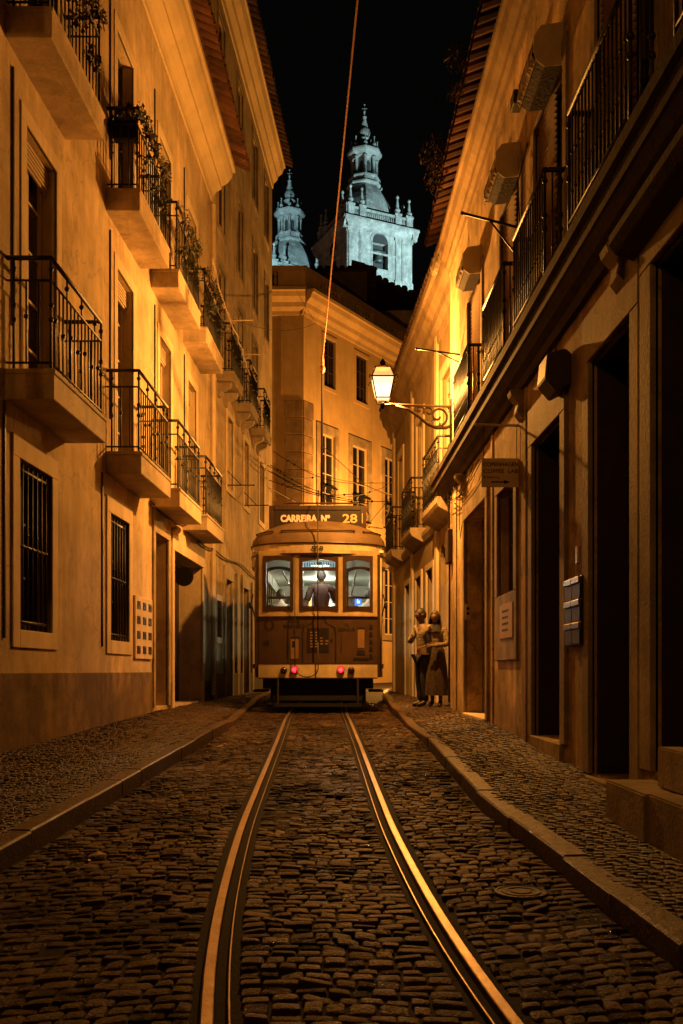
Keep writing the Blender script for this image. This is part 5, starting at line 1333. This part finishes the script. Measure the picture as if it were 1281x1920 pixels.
for sx, sy in ((-1,-1), (1,-1), (1,1), (-1,1)):
    mb.tube([LP(sx*0.11, sy*0.11, -0.2), LP(sx*0.175, sy*0.175, 0.12), LP(sx*0.118, sy*0.118, 0.28)], 0.011, 5)
    mb.tube([LP(sx*0.175, sy*0.175, 0.12), LP(sx*0.215, sy*0.215, 0.125), LP(sx*0.218, sy*0.218, 0.08)], 0.010, 5)
for h, z, r_ in ((0.11, -0.2, 0.010), (0.176, 0.12, 0.012), (0.12, 0.285, 0.012)):
    q = ring4(h, z); mb.tube(q + [q[0]], r_, 5)
mb.lathe(LP(0,0,0.285), [(0.15, 0.0), (0.12, 0.02), (0.06, 0.05), (0.035, 0.06), (0.05, 0.1), (0.02, 0.15), (0.004, 0.17)], 10)
mb.build('lantern_frame', M['lantern_black'], SL)
mb = MB()
for sx in (-1, 1): mb.tube([LP(sx*0.1, 0, -0.2), LP(sx*0.09, 0, -0.27), LP(sx*0.0, 0, -0.3)], 0.012, 6)
mb.lathe(LP(0, 0, -0.36), [(0.01, 0), (0.03, 0.03), (0.02, 0.05), (0.04, 0.08), (0.015, 0.11)], 10)
mb.build('lantern_holder', M['lantern_black'], SL, smooth=True)
za = LZ - 0.305
mb = MB(); mb.tube([W(LX, LY, za), W(LX+0.12, LY, za+0.02), W(LX+0.3, LY, za+0.01), W(1.66, LY, za-0.02)], 0.02, 6); mb.build('bracket_arm', M['lamp_iron'], SL, smooth=True)
mb = MB()
def spiral(cx, cz, r0, r1, a0, a1, n=26): return [W(cx + (r0+(r1-r0)*k/n)*math.cos(a0+(a1-a0)*k/n), LY, cz + (r0+(r1-r0)*k/n)*math.sin(a0+(a1-a0)*k/n)) for k in range(n+1)]
mb.tube([W(0.75, LY, za), W(0.95, LY, za-0.06), W(1.1, LY, za-0.16), W(1.25, LY, za-0.29), W(1.4, LY, za-0.36), W(1.55, LY, za-0.36), W(1.63, LY, za-0.33)], 0.028, 6)
mb.tube(spiral(1.43, za-0.17, 0.19, 0.03, -2.6, 6.0), 0.02, 6)
mb.tube(spiral(1.28, za-0.1, 0.08, 0.02, 3.4, -3.2), 0.016, 6)
mb.tube(spiral(1.14, za-0.07, 0.07, 0.015, -0.6, 5.2), 0.016, 6)
mb.tube(spiral(0.82, za-0.05, 0.045, 0.012, 2.6, -2.6), 0.009, 6)
mb.tube(spiral(1.52, za-0.1, 0.1, 0.08, 0.3, 1.9), 0.014, 6)
for x, z in ((1.2, -0.12), (1.36, -0.22), (1.05, -0.09), (1.46, -0.3)):
    for k in range(4):
        an = k*math.pi/2+0.5; mb.tube([W(x, LY, za+z), W(x+0.05*math.cos(an), LY+0.01, za+z+0.05*math.sin(an))], 0.012, 5, taper=0.002)
mb.build('scrollwork', M['lamp_iron'], SL, smooth=True)
mb = MB(); mb.tube([W(1.64, LY, za-0.62), W(1.64, LY, za+0.1)], 0.022, 6); mb.tube(spiral(1.615, za+0.15, 0.05, 0.02, -1.2, 4.2, 14), 0.01, 5); mb.tube(spiral(1.615, za-0.66, 0.05, 0.02, 1.2, -4.2, 14), 0.01, 5)
mb.build('wall_bar', M['lamp_iron'], SL, smooth=True)
# ------------------------------------------------------------------ overhead wires
wp = [W(0.3, -3, 4.86), W(0.28, 0, 4.86), W(0.06, 6.75, 4.85), W(-0.43, 14.9, 4.93), W(-0.58, 20.2, 4.87), W(0.39, 24.3, 4.85), W(3.5, 31, 4.85)]
mb = MB(); mb.tube(wp, 0.008, 6); mb.lathe(wp[3], [(0.018, -0.1), (0.028, -0.04), (0.028, 0.04), (0.018, 0.1)], 8)
tag(mb.build('contact_wire', M['wire'], origin=wp[3]), 'long reddish overhead tram wire rising from the trolley head up past the church', 'overhead wire')
def span(p0, p1, sag, label, r=0.008, ins=True, m='cable'):
    a, b = Vector(p0), Vector(p1); mb = MB()
    mb.tube([a + (b-a)*k/16 - Vector((0, 0, sag*math.sin(math.pi*k/16))) for k in range(17)], r, 5)
    if ins:
        for t in (0.14, 0.2, 0.84):
            c = a + (b-a)*t - Vector((0, 0, sag*math.sin(math.pi*t))); mb.ball(c, 0.035, 6)
    tag(mb.build('span_cable', M[m], origin=p0), label, 'cable', 'cables strung across the street end')
def px(x, y, d): return W((x-655)*d/1750, d, (1258-y)*d/1750)
span(px(433, 600, 20), CR(0.75, 0.05, (1258-606)*34.6/1750), 0.25, 'highest cable across the street end, from the townhouse to the closing building', ins=False)
span(L2W(26.8, 0.05, (1258-872)*26.8/1750), px(735, 940, 27), 0.35, 'dark insulated cable crossing behind the tram board, upper one', 0.011)
span(L2W(26.9, 0.05, (1258-882)*26.9/1750), px(725, 912, 31), 0.55, 'upper slack cable with insulators in front of the closing building', 0.011)
span(L2W(27.2, 0.05, (1258-900)*27.2/1750), px(690, 945, 26), 0.1, 'steep cable dropping from the townhouse corner to the roof of the tram', 0.013)
span(L2W(27.4, 0.05, (1258-915)*27.4/1750), CR(5.6, 0.05, 5.9), 0.3, 'lower slack cable with insulators in front of the closing building', 0.011)
span(px(596, 888, 30), px(735, 905, 25), 0.12, 'short pale cable near the balcony at the end of the far right house', 0.008, False, 'pale_cord')
span(px(507, 872, 27), px(600, 893, 29), 0.2, 'knotted cable from the end of the left townhouse to the closing building, upper of two', 0.012)
span(px(509, 884, 27.2), px(672, 925, 27), 0.3, 'knotted cable sagging from the left townhouse across the tram board, lower of two', 0.012)
span(px(512, 846, 27.5), px(700, 905, 30), 0.35, 'long slack cable crossing in front of the tall windows of the closing building', 0.010)
span(RF(24.8, 0.1, 4.6), CR(2.6, 0.05, 4.9), 0.15, 'lowest cable from the far right house towards the tram board', 0.009, False)
# pale knotted cord running along the left balconies
mb = MB(); rnd = random.Random(12); pts = []
kp = [(398, 490, 17.6), (415, 555, 18.2), (432, 600, 19.3), (448, 640, 20.4), (458, 672, 21.2), (463, 690, 21.8), (478, 735, 23.2), (490, 765, 24.2), (503, 800, 25.8), (508, 830, 27)]
for (a, b, c), (a2, b2, c2) in zip(kp, kp[1:]):
    for k in range(4):
        t = k/4; pts.append(px(a+(a2-a)*t+rnd.uniform(-1.2, 1.2), b+(b2-b)*t+rnd.uniform(-1, 1), c+(c2-c)*t))
mb.tube(pts, 0.018, 5); mb.tube([(p[0]+0.03*math.sin(i), p[1], p[2]+0.04*math.cos(i*1.7)) for i, p in enumerate(pts)], 0.010, 5)
tag(mb.build('knotted_cord', M['pale_cord'], origin=pts[0]), 'pale twisted cord strung from the upper left balconies to the townhouse corner', 'cord')

# ------------------------------------------------------------------ people
def skin_mesh(nodes, edges, sub=2):
    me = bpy.data.meshes.new('figure'); me.from_pydata([n[:3] for n in nodes], edges, [])
    ob = bpy.data.objects.new('figure', me); COL.objects.link(ob)
    ob.modifiers.new('skin', 'SKIN')
    if not me.skin_vertices: raise RuntimeError('no skin layer')
    for v, n in zip(me.skin_vertices[0].data, nodes): v.radius = (n[3], n[4] if len(n) > 4 else n[3])
    me.skin_vertices[0].data[0].use_root = True
    s = ob.modifiers.new('sub', 'SUBSURF'); s.levels = sub; s.render_levels = sub
    dg = bpy.context.evaluated_depsgraph_get(); dg.update()
    r = bpy.data.meshes.new_from_object(ob.evaluated_get(dg))
    mb = MB(); mb.add([tuple(v.co) for v in r.vertices], [tuple(p.vertices) for p in r.polygons])
    bpy.data.objects.remove(ob); bpy.data.meshes.remove(me); bpy.data.meshes.remove(r)
    return mb
def head_mb(c, face, tilt=0.0, s=1.0):
    """head with brow, nose, jaw and ears; face = heading angle of the look direction"""
    mb = MB(); nu, nv = 28, 20; vs = []
    fx, fy = math.cos(face), math.sin(face); rx, ry = -fy, fx
    for j in range(nv+1):
        v = math.pi*j/nv; z = -math.cos(v)
        for i in range(nu):
            u = 2*math.pi*i/nu
            f, r_ = math.cos(u)*math.sin(v), math.sin(u)*math.sin(v)
            jaw = 1 - 0.30*max(0, -z)**1.4
            X = f*0.098*(1 - 0.12*max(0, -z)) ; Y = r_*0.076*jaw; Zz = z*0.118
            if f > 0:
                w = math.exp(-((r_)/0.16)**2)
                X += w*(0.022*math.exp(-((z+0.18)/0.16)**2)) + 0.008*math.exp(-((z-0.16)/0.1)**2)*f - 0.010*math.exp(-((z-0.02)/0.09)**2)*math.exp(-((abs(r_)-0.34)/0.16)**2)
                X += 0.012*w*math.exp(-((z+0.82)/0.15)**2) + 0.006*w*math.exp(-((z+0.5)/0.06)**2)
            if abs(r_) > 0.93 and -0.35 < z < 0.2: Y *= 1.18
            vs.append((c[0] + (X*fx + Y*rx)*s, c[1] + (X*fy + Y*ry)*s, c[2] + Zz*s))
    mb.add(vs, [(j*nu+i, j*nu+(i+1) % nu, (j+1)*nu+(i+1) % nu, (j+1)*nu+i) for j in range(nv) for i in range(nu)])
    return mb
def hand_nodes(nodes, edges, wrist, d, side, curl=0.5):
    """palm and five unequal fingers grown from the wrist node index; d = pointing direction, side = across the palm"""
    w = Vector(nodes[wrist][:3]); d = Vector(d).normalized(); sd = Vector(side).normalized(); n = d.cross(sd).normalized()
    p = w + d*0.055; nodes.append((*p, 0.026, 0.026)); pi = len(nodes)-1; edges.append((wrist, pi))
    for k, L_ in enumerate((0.062, 0.072, 0.068, 0.052)):
        b = p + sd*(0.024 - 0.016*k) + d*0.028; m = b + (d*0.55 + n*curl*0.5)*L_*0.9; e = m + (d*0.25 + n*curl)*L_*0.5
        i = len(nodes); nodes += [(*b, 0.0095), (*m, 0.0085), (*e, 0.007)]; edges += [(pi, i), (i, i+1), (i+1, i+2)]
    b = w + d*0.03 + sd*0.03; e = b + (d*0.6 + sd*0.6 + n*0.3)*0.05
    i = len(nodes); nodes += [(*b, 0.010), (*e, 0.0085)]; edges += [(wrist, i), (i, i+1)]
def place(mb, loc, rot=0.0, s=1.0):
    c, sn = math.cos(rot), math.sin(rot)
    mb.v = [(loc[0] + (x*c - y*sn)*s, loc[1] + (x*sn + y*c)*s, loc[2] + z*s) for x, y, z in mb.v]; return mb
def eyes(head, face, s=1.0):
    fx, fy = math.cos(face), math.sin(face); rx, ry = -fy, fx; out = []
    for k in (-1, 1):
        mb = MB(); mb.ball((head[0] + (fx*0.083 + rx*0.03*k)*s, head[1] + (fy*0.083 + ry*0.03*k)*s, head[2] + 0.004*s), 0.012*s, 8); out.append(mb)
    return out
skin1 = mat('skin_tan', (0.110, 0.060, 0.037), 0.55, 0.08, 8, 0.05, 60); skin2 = mat('skin_fair', (0.160, 0.100, 0.070), 0.55, 0.08, 8, 0.05, 60)
hair_d = mat('hair_dark', (0.015, 0.01, 0.008), 0.5, 0.3, 20, 0.4, 60); hair_b = mat('hair_blond', (0.085, 0.050, 0.022), 0.5, 0.3, 20, 0.5, 50, streak=0.4)
shirt_l = mat('shirt_light', (0.2, 0.16, 0.10), 0.85, 0.14, 6, 0.8, 14, dist=0.05); vest_d = mat('vest_dark', (0.010, 0.008, 0.008), 0.85, 0.2, 6, 0.3, 40); trous = mat('trousers_dark', (0.014, 0.013, 0.016), 0.9, 0.2, 6, 0.3, 30)
cardi = mat('cardigan', (0.17, 0.13, 0.08), 0.9, 0.14, 8, 0.8, 18, dist=0.05); shoe = mat('shoe_black', (0.012, 0.010, 0.010), 0.45, 0.2, 8, 0.1)
skirt_m = mat('skirt_pattern', (0.037, 0.024, 0.014), 0.9, 0.6, 22, 0.3, 30, spots=-3.0); eye_m = mat('eye_dark', (0.02, 0.015, 0.012), 0.25, 0.1); scarf_m = mat('scarf_dark', (0.020, 0.018, 0.020), 0.9, 0.3, 14, 0.4, 40)
# man: looks to the left, arm round the woman
ML = W(1.26, 16.05, 0); mz = zright(1.26, 16.05) + 0.004; ML = W(1.26, 16.05, mz)
MAN = thing('person', 'dark-haired man in light shirt and dark open vest with an arm round the woman', 'person', ML)
fc = R(205)
nodes = [(0.02,0.0,0.90,0.125,0.115), (0.01,0,1.04,0.118,0.10), (0.0,0.0,1.22,0.15,0.115), (-0.005,0,1.36,0.10,0.08), (-0.012,0,1.43,0.055), (-0.022,-0.005,1.50,0.055)]
edges = [(0,1),(1,2),(2,3),(3,4),(4,5)]
def arm_nodes(pts):
    i = len(nodes); nodes.extend(pts); edges.append((3, i))
    for k in range(len(pts)-1): edges.append((i+k, i+k+1))
    return len(nodes)-1
h1 = arm_nodes([(-0.09,0.14,1.36,0.055), (-0.21,0.10,1.12,0.043), (-0.20,-0.05,1.17,0.03)]); hand_nodes(nodes, edges, h1, (0.3,-0.9,0.3), (0,0,1), 0.5)
h2 = arm_nodes([(0.10,-0.13,1.36,0.055), (0.22,-0.02,1.14,0.043), (0.33,0.12,1.13,0.03)]); hand_nodes(nodes, edges, h2, (0.8,0.4,-0.2), (0,0,1), 0.5)
def leg(pts):
    i = len(nodes); nodes.extend(pts); edges.append((0, i))
    for k in range(len(pts)-1): edges.append((i+k, i+k+1))
leg([(-0.03,0.075,0.82,0.085), (-0.05,0.07,0.46,0.056), (-0.02,0.08,0.09,0.038), (-0.12,0.05,0.04,0.034), (-0.18,0.03,0.035,0.028)])
leg([(0.05,-0.075,0.82,0.085), (0.02,-0.08,0.46,0.056), (0.05,-0.08,0.09,0.038), (-0.05,-0.12,0.04,0.034), (-0.11,-0.14,0.035,0.028)])
b = skin_mesh(nodes, edges); hc = (-0.035, -0.01, 1.575); h = head_mb(hc, fc, s=0.98); b.add(h.v, h.f)
body = place(b, ML).build('body', skin1, MAN, smooth=True)
for e in eyes(hc, fc, 0.98): place(e, ML).build('eye', eye_m, MAN, smooth=True)
def cloth(sel, grow, m, name, root, loc, sub=2):
    """clothing: the same skeleton nodes, a little wider"""
    idx = {k: i for i, k in enumerate(sel)}
    nn = [(*nodes[k][:3], nodes[k][3]+grow, (nodes[k][4] if len(nodes[k]) > 4 else nodes[k][3])+grow) for k in sel]
    ee = [(idx[a], idx[b_]) for a, b_ in edges if a in idx and b_ in idx]
    return place(skin_mesh(nn, ee, sub), loc).build(name, m, root, smooth=True)
A1 = 6; A2 = h1 + 1 + 0
arm1 = [6, 7, 8]; n_arm2 = h2 - 2; arm2 = [n_arm2, n_arm2+1, n_arm2+2]
i_legs = [i for i, n in enumerate(nodes) if i > h2 and n[2] <= 0.83 and n[3] > 0.027]
cloth([0,1,2,3] + arm1 + arm2, 0.016, shirt_l, 'shirt', MAN, ML)
L1_, L2_ = i_legs[:5], i_legs[5:10]
cloth([0] + L1_[:3] + L2_[:3], 0.018, trous, 'trousers', MAN, ML)
for q in (L1_, L2_): cloth(q[2:5], 0.012, shoe, 'shoe', MAN, ML)
mb = MB()   # open vest hanging on the back and side
for j in range(9):
    z = 1.38 - 0.46*j/8; rr = 0.125 + 0.045*math.sin(math.pi*min(1, (1.38-z)/0.35)*0.6) + 0.012*j/8
    for i in range(15): a = R(-78 + 175*i/14); mb.v.append((0.01 + rr*1.15*math.cos(a)*1.0, rr*1.12*math.sin(a)*1.05, z))
mb.f = [(j*15+i, j*15+i+1, (j+1)*15+i+1, (j+1)*15+i) for j in range(8) for i in range(14)]
place(mb, ML).build('vest', vest_d, MAN, smooth=True)
def hair_cap(hc, face, s, zlow_front, zlow_back, grow, m, root, loc, long=0.0, seed=1):
    mb = MB(); nu, nv = 28, 12; rnd = random.Random(seed)
    fx, fy = math.cos(face), math.sin(face); rx, ry = -fy, fx
    for j in range(nv+1):
        for i in range(nu):
            u = 2*math.pi*i/nu; back = (1 - math.cos(u))/2
            zl = zlow_front + (zlow_back-zlow_front)*min(1, back*1.7)
            vmax = math.acos(max(-1, min(1, zl)));  v = vmax*j/nv
            f, r_, z = math.cos(u)*math.sin(v), math.sin(u)*math.sin(v), math.cos(v)
            g = grow + 0.006*math.sin(u*9 + j) * (j/nv) + rnd.uniform(-.002, .002)
            X, Y, Z = f*(0.098+g), r_*(0.076+g), z*(0.118+g)
            mb.v.append((hc[0] + (X*fx+Y*rx)*s, hc[1] + (X*fy+Y*ry)*s, hc[2] + Z*s))
    mb.f = [(j*nu+i, j*nu+(i+1) % nu, (j+1)*nu+(i+1) % nu, (j+1)*nu+i) for j in range(nv) for i in range(nu)]
    if long:
        b0 = len(mb.v); n2 = 17; rows = 9
        for j in range(rows):
            t = j/(rows-1)
            for i in range(n2):
                u = R(75 + 210*i/(n2-1)); wv = 0.006*math.sin(i*2.3 + j*0.9)
                rr = 1 + 0.25*math.sin(t*2.2)
                X, Y = math.cos(u)*(0.098+grow+wv)*rr, math.sin(u)*(0.078+grow+wv)*rr
                mb.v.append((hc[0] + (X*fx+Y*rx)*s, hc[1] + (X*fy+Y*ry)*s, hc[2] + 0.03 - long*t))
        mb.f += [(b0+j*n2+i, b0+j*n2+i+1, b0+(j+1)*n2+i+1, b0+(j+1)*n2+i) for j in range(rows-1) for i in range(n2-1)]
    return place(mb, loc).build('hair', m, root, smooth=True)
hair_cap(hc, fc, 0.98, 0.55, -0.35, 0.012, hair_d, MAN, ML)
# woman: faces the street, her arm across his waist
WZ = zright(1.49, 15.98) + 0.004; WL = W(1.49, 15.98, WZ)
WOM = thing('person', 'long-haired woman in pale cardigan and long patterned skirt holding the man', 'person', WL)
fw = R(245)
nodes = [(0,0,0.92,0.125,0.105), (0,0,1.05,0.10,0.085), (0,0,1.20,0.125,0.10), (0,0,1.32,0.085,0.07), (-0.005,-0.005,1.38,0.047), (-0.012,-0.012,1.45,0.047)]
edges = [(0,1),(1,2),(2,3),(3,4),(4,5)]
g1 = arm_nodes([(0.135,-0.03,1.30,0.047), (0.185,-0.13,1.06,0.038), (-0.06,-0.21,1.03,0.026)]); hand_nodes(nodes, edges, g1, (-1,-0.05,0.05), (0,0,1), 0.3)
g2 = arm_nodes([(-0.135,0.03,1.30,0.047), (-0.17,0.12,1.08,0.038), (-0.2,0.14,0.95,0.026)]); hand_nodes(nodes, edges, g2, (-0.3,0,-1), (1,0,0), 0.4)
leg([(-0.07,0.03,0.84,0.08), (-0.07,0.02,0.46,0.05), (-0.06,0.04,0.08,0.033), (-0.10,-0.06,0.035,0.03), (-0.12,-0.12,0.03,0.024)])
leg([(0.07,-0.03,0.84,0.08), (0.07,-0.04,0.46,0.05), (0.07,-0.02,0.08,0.033), (0.05,-0.12,0.035,0.03), (0.03,-0.18,0.03,0.024)])
b = skin_mesh(nodes, edges); hw = (-0.02, -0.02, 1.525); h = head_mb(hw, fw, s=0.93); b.add(h.v, h.f)
place(b, WL).build('body', skin2, WOM, smooth=True)
for e in eyes(hw, fw, 0.93): place(e, WL).build('eye', eye_m, WOM, smooth=True)
a1 = [6, 7, 8]; a2 = [g2-2, g2-1, g2]
cloth([0,1,2,3] + a1 + a2, 0.016, cardi, 'cardigan', WOM, WL)
i_legs = [i for i, n in enumerate(nodes) if i > g2 and n[2] <= 0.85 and n[3] > 0.0235]
for q in (i_legs[:5], i_legs[5:10]): cloth(q[2:5], 0.011, shoe, 'shoe', WOM, WL)
mb = MB(); nu = 40
for j in range(14):
    t = j/13; z = 0.99 - 0.80*t; r0 = 0.125 + 0.085*t**0.8
    for i in range(nu):
        u = 2*math.pi*i/nu; f = 1 + 0.07*t*math.sin(u*9 + 1.3*math.sin(j*0.4)); mb.v.append((r0*1.08*f*math.cos(u), r0*0.95*f*math.sin(u), z))
mb.f = [(j*nu+i, j*nu+(i+1) % nu, (j+1)*nu+(i+1) % nu, (j+1)*nu+i) for j in range(13) for i in range(nu)]
place(mb, WL).build('skirt', skirt_m, WOM, smooth=True)
hair_cap(hw, fw, 0.93, 0.62, -0.5, 0.014, hair_b, WOM, WL, long=0.30, seed=3)
mb = MB()
for j in range(5):
    for i in range(18): u = 2*math.pi*i/18; rr = 0.062 + 0.015*j + 0.008*math.sin(i*3+j); mb.v.append((rr*math.cos(u)*1.1 - 0.005, rr*math.sin(u) - 0.01, 1.415 - 0.035*j + 0.01*math.sin(i*2)))
mb.f = [(j*18+i, j*18+(i+1) % 18, (j+1)*18+(i+1) % 18, (j+1)*18+i) for j in range(4) for i in range(18)]
place(mb, WL).build('scarf', scarf_m, WOM, smooth=True)
# passengers inside the tram
def passenger(x, y, z, face, label, shirt, hairm, seated=False, arms=True, s=1.0):
    global nodes, edges
    L_ = T(x, y, z); root = thing('person', label, 'person', L_)
    nodes = [(0,0,0.92,0.13,0.11), (0,0,1.06,0.12,0.10), (0,0,1.24,0.16,0.115), (0,0,1.38,0.10,0.08), (0,0,1.45,0.055), (0,0.01,1.52,0.055)]
    edges = [(0,1),(1,2),(2,3),(3,4),(4,5)]
    if seated: q1 = [(0.17,0,1.36,0.055), (0.24,0.06,1.12,0.042), (0.16,0.26,1.02,0.03)]; q2 = [(-x_, y_, z_, r_) for x_, y_, z_, r_ in q1]; d1 = d2 = (0,1,-0.1)
    else: q1 = [(0.19,0,1.38,0.058), (0.25,0.10,1.15,0.045), (0.22,0.33,1.18,0.03)]; q2 = [(-0.19,0,1.38,0.058), (-0.27,-0.06,1.12,0.045), (-0.33,-0.16,0.93,0.032)]; d1 = (0,1,0.1); d2 = (-0.1,-0.3,-1)
    e1 = arm_nodes(q1); hand_nodes(nodes, edges, e1, d1, (0,0,1), 0.5)
    e2 = arm_nodes(q2); hand_nodes(nodes, edges, e2, d2, (0,1,0), 0.4)
    for sg in (-1, 1):
        if seated: leg([(0.09*sg,0.05,0.90,0.085), (0.10*sg,0.45,0.92,0.06), (0.10*sg,0.48,0.5,0.04), (0.1*sg,0.6,0.45,0.035)])
        else: leg([(0.09*sg,0,0.84,0.085), (0.10*sg,0.02,0.47,0.056), (0.10*sg,0,0.09,0.04), (0.12*sg,0.12,0.04,0.034)])
    b = skin_mesh(nodes, edges); hc_ = (0, 0.02, 1.60); h = head_mb(hc_, face, s=0.98); b.add(h.v, h.f)
    place(b, L_, 0, s).build('body', skin3, root, smooth=True)
    ar1 = [6, 7]; ar2 = [e2-2, e2-1]
    cloth([0,1,2,3] + ar1 + ar2, 0.02, shirt, 'shirt', root, L_)
    il = [i for i, n in enumerate(nodes) if i > e2 and n[3] > 0.0335]
    cloth([0] + il[:3] + il[4:7], 0.02, trous, 'trousers', root, L_)
    hair_cap(hc_, face, 0.98, 0.5, -0.45, 0.012, hairm, root, L_, seed=7)
    return root
skin3 = mat('skin_lit', (0.45, 0.3, 0.22), 0.55, 0.08, 8, 0.05, 60)
tee = mat('tee_dusky', (0.30, 0.17, 0.16), 0.9, 0.1, 6, 0.2, 40); coat = mat('coat_dark', (0.03, 0.022, 0.018), 0.9, 0.15, 6, 0.2, 40); pale = mat('jacket_pale', (0.45, 0.45, 0.36), 0.9, 0.1, 6, 0.2, 40)
grey_h = mat('hair_grey', (0.2, 0.17, 0.15), 0.6, 0.2, 20, 0.3, 60)
passenger(0.05, 0.62, 0.862, R(90), 'man in dusky T-shirt standing with his back to the centre tram window', tee, grey_h)
passenger(-0.78, 2.1, 0.64, R(90), 'dark-haired passenger in dark coat seated behind the left tram window', coat, hair_d, True)
passenger(0.98, 2.1, 0.66, R(90), 'passenger in pale jacket seated behind the right tram window', pale, hair_d, True)

# ------------------------------------------------------------------ light
def lamp(name, kind, loc, energy, col, size=0.1, **kw):
    d = bpy.data.lights.new(name, kind); d.energy = energy; d.color = col
    if kind == 'POINT': d.shadow_soft_size = size
    if kind == 'SPOT': d.shadow_soft_size = size; d.spot_size = kw.get('cone', 0.6); d.spot_blend = 0.5
    o = bpy.data.objects.new(name, d); COL.objects.link(o); o.location = loc
    if 'target' in kw:
        o.rotation_euler = (Vector(kw['target']) - Vector(loc)).to_track_quat('-Z', 'Y').to_euler()
    return o
SOD = (1.0, 0.40, 0.07)
lamp('street_lamp_light', 'POINT', LP(0, 0, 0.0), 3100, SOD, 0.06)
lamp('far_street_lamp_light', 'POINT', CR(1.5, 3.5, 4.6), 4200, SOD, 0.1)
lamp('rear_street_lamp_light', 'POINT', W(-2.6, -3.0, 5.6), 270, SOD, 0.15)
lamp('tram_light', 'POINT', T(0.05, 0.3, 2.72), 9, (0.95, 0.95, 0.74), 0.05)
lamp('tram_light', 'POINT', T(0.1, 1.75, 2.72), 80, (0.95, 0.95, 0.74), 0.05)
lamp('tram_light', 'POINT', T(0, 5.0, 2.72), 90, (0.95, 0.9, 0.7), 0.05)
FLOOD = (0.60, 0.95, 1.0)
t1 = W(2.5, 120, 58)
lamp('church_floodlight', 'SPOT', W(22, 100, 38), 75000, FLOOD, 0.3, target=W(3, 121, 60), cone=R(70))
lamp('church_floodlight', 'SPOT', W(-12, 112, 48), 34000, (0.48, 0.86, 1.0), 0.3, target=W(-9, 137, 66), cone=R(37))
lamp('city_glow', 'SPOT', W(-16, 96, 26), 5000, (1.0, 0.5, 0.28), 1.0, target=W(-3, 121, 56), cone=R(40))  # added warm spot without a fixture, lifts the near tower's dark left face
# night sky
w = bpy.data.worlds.new('World'); scene.world = w; w.use_nodes = True
bg = w.node_tree.nodes['Background']; bg.inputs[0].default_value = (0.55, 0.62, 0.5, 1); bg.inputs[1].default_value = 0.0018
# ------------------------------------------------------------------ camera
cd = bpy.data.cameras.new('camera'); co = bpy.data.objects.new('camera', cd); COL.objects.link(co)
co.location = (0, 0, E); co.rotation_euler = (R(90), 0, 0)
cd.sensor_fit = 'HORIZONTAL'; cd.sensor_width = 36; cd.lens = 36*1750/1281
cd.shift_x = -14.5/1281; cd.shift_y = 298/1281
cd.clip_start = 0.05; cd.clip_end = 2000
scene.camera = co
scene.view_settings.view_transform = 'Standard'; scene.view_settings.look = 'None'; scene.view_settings.exposure = 0; scene.view_settings.gamma = 1
scene.cycles.use_denoising = True
try: scene.cycles.denoiser = 'OPENIMAGEDENOISE'
except Exception: pass
scene.cycles.max_bounces = 6; scene.cycles.diffuse_bounces = 3; scene.cycles.glossy_bounces = 3; scene.cycles.transparent_max_bounces = 12
scene.cycles.sample_clamp_indirect = 4.0; scene.cycles.caustics_reflective = False; scene.cycles.caustics_refractive = False
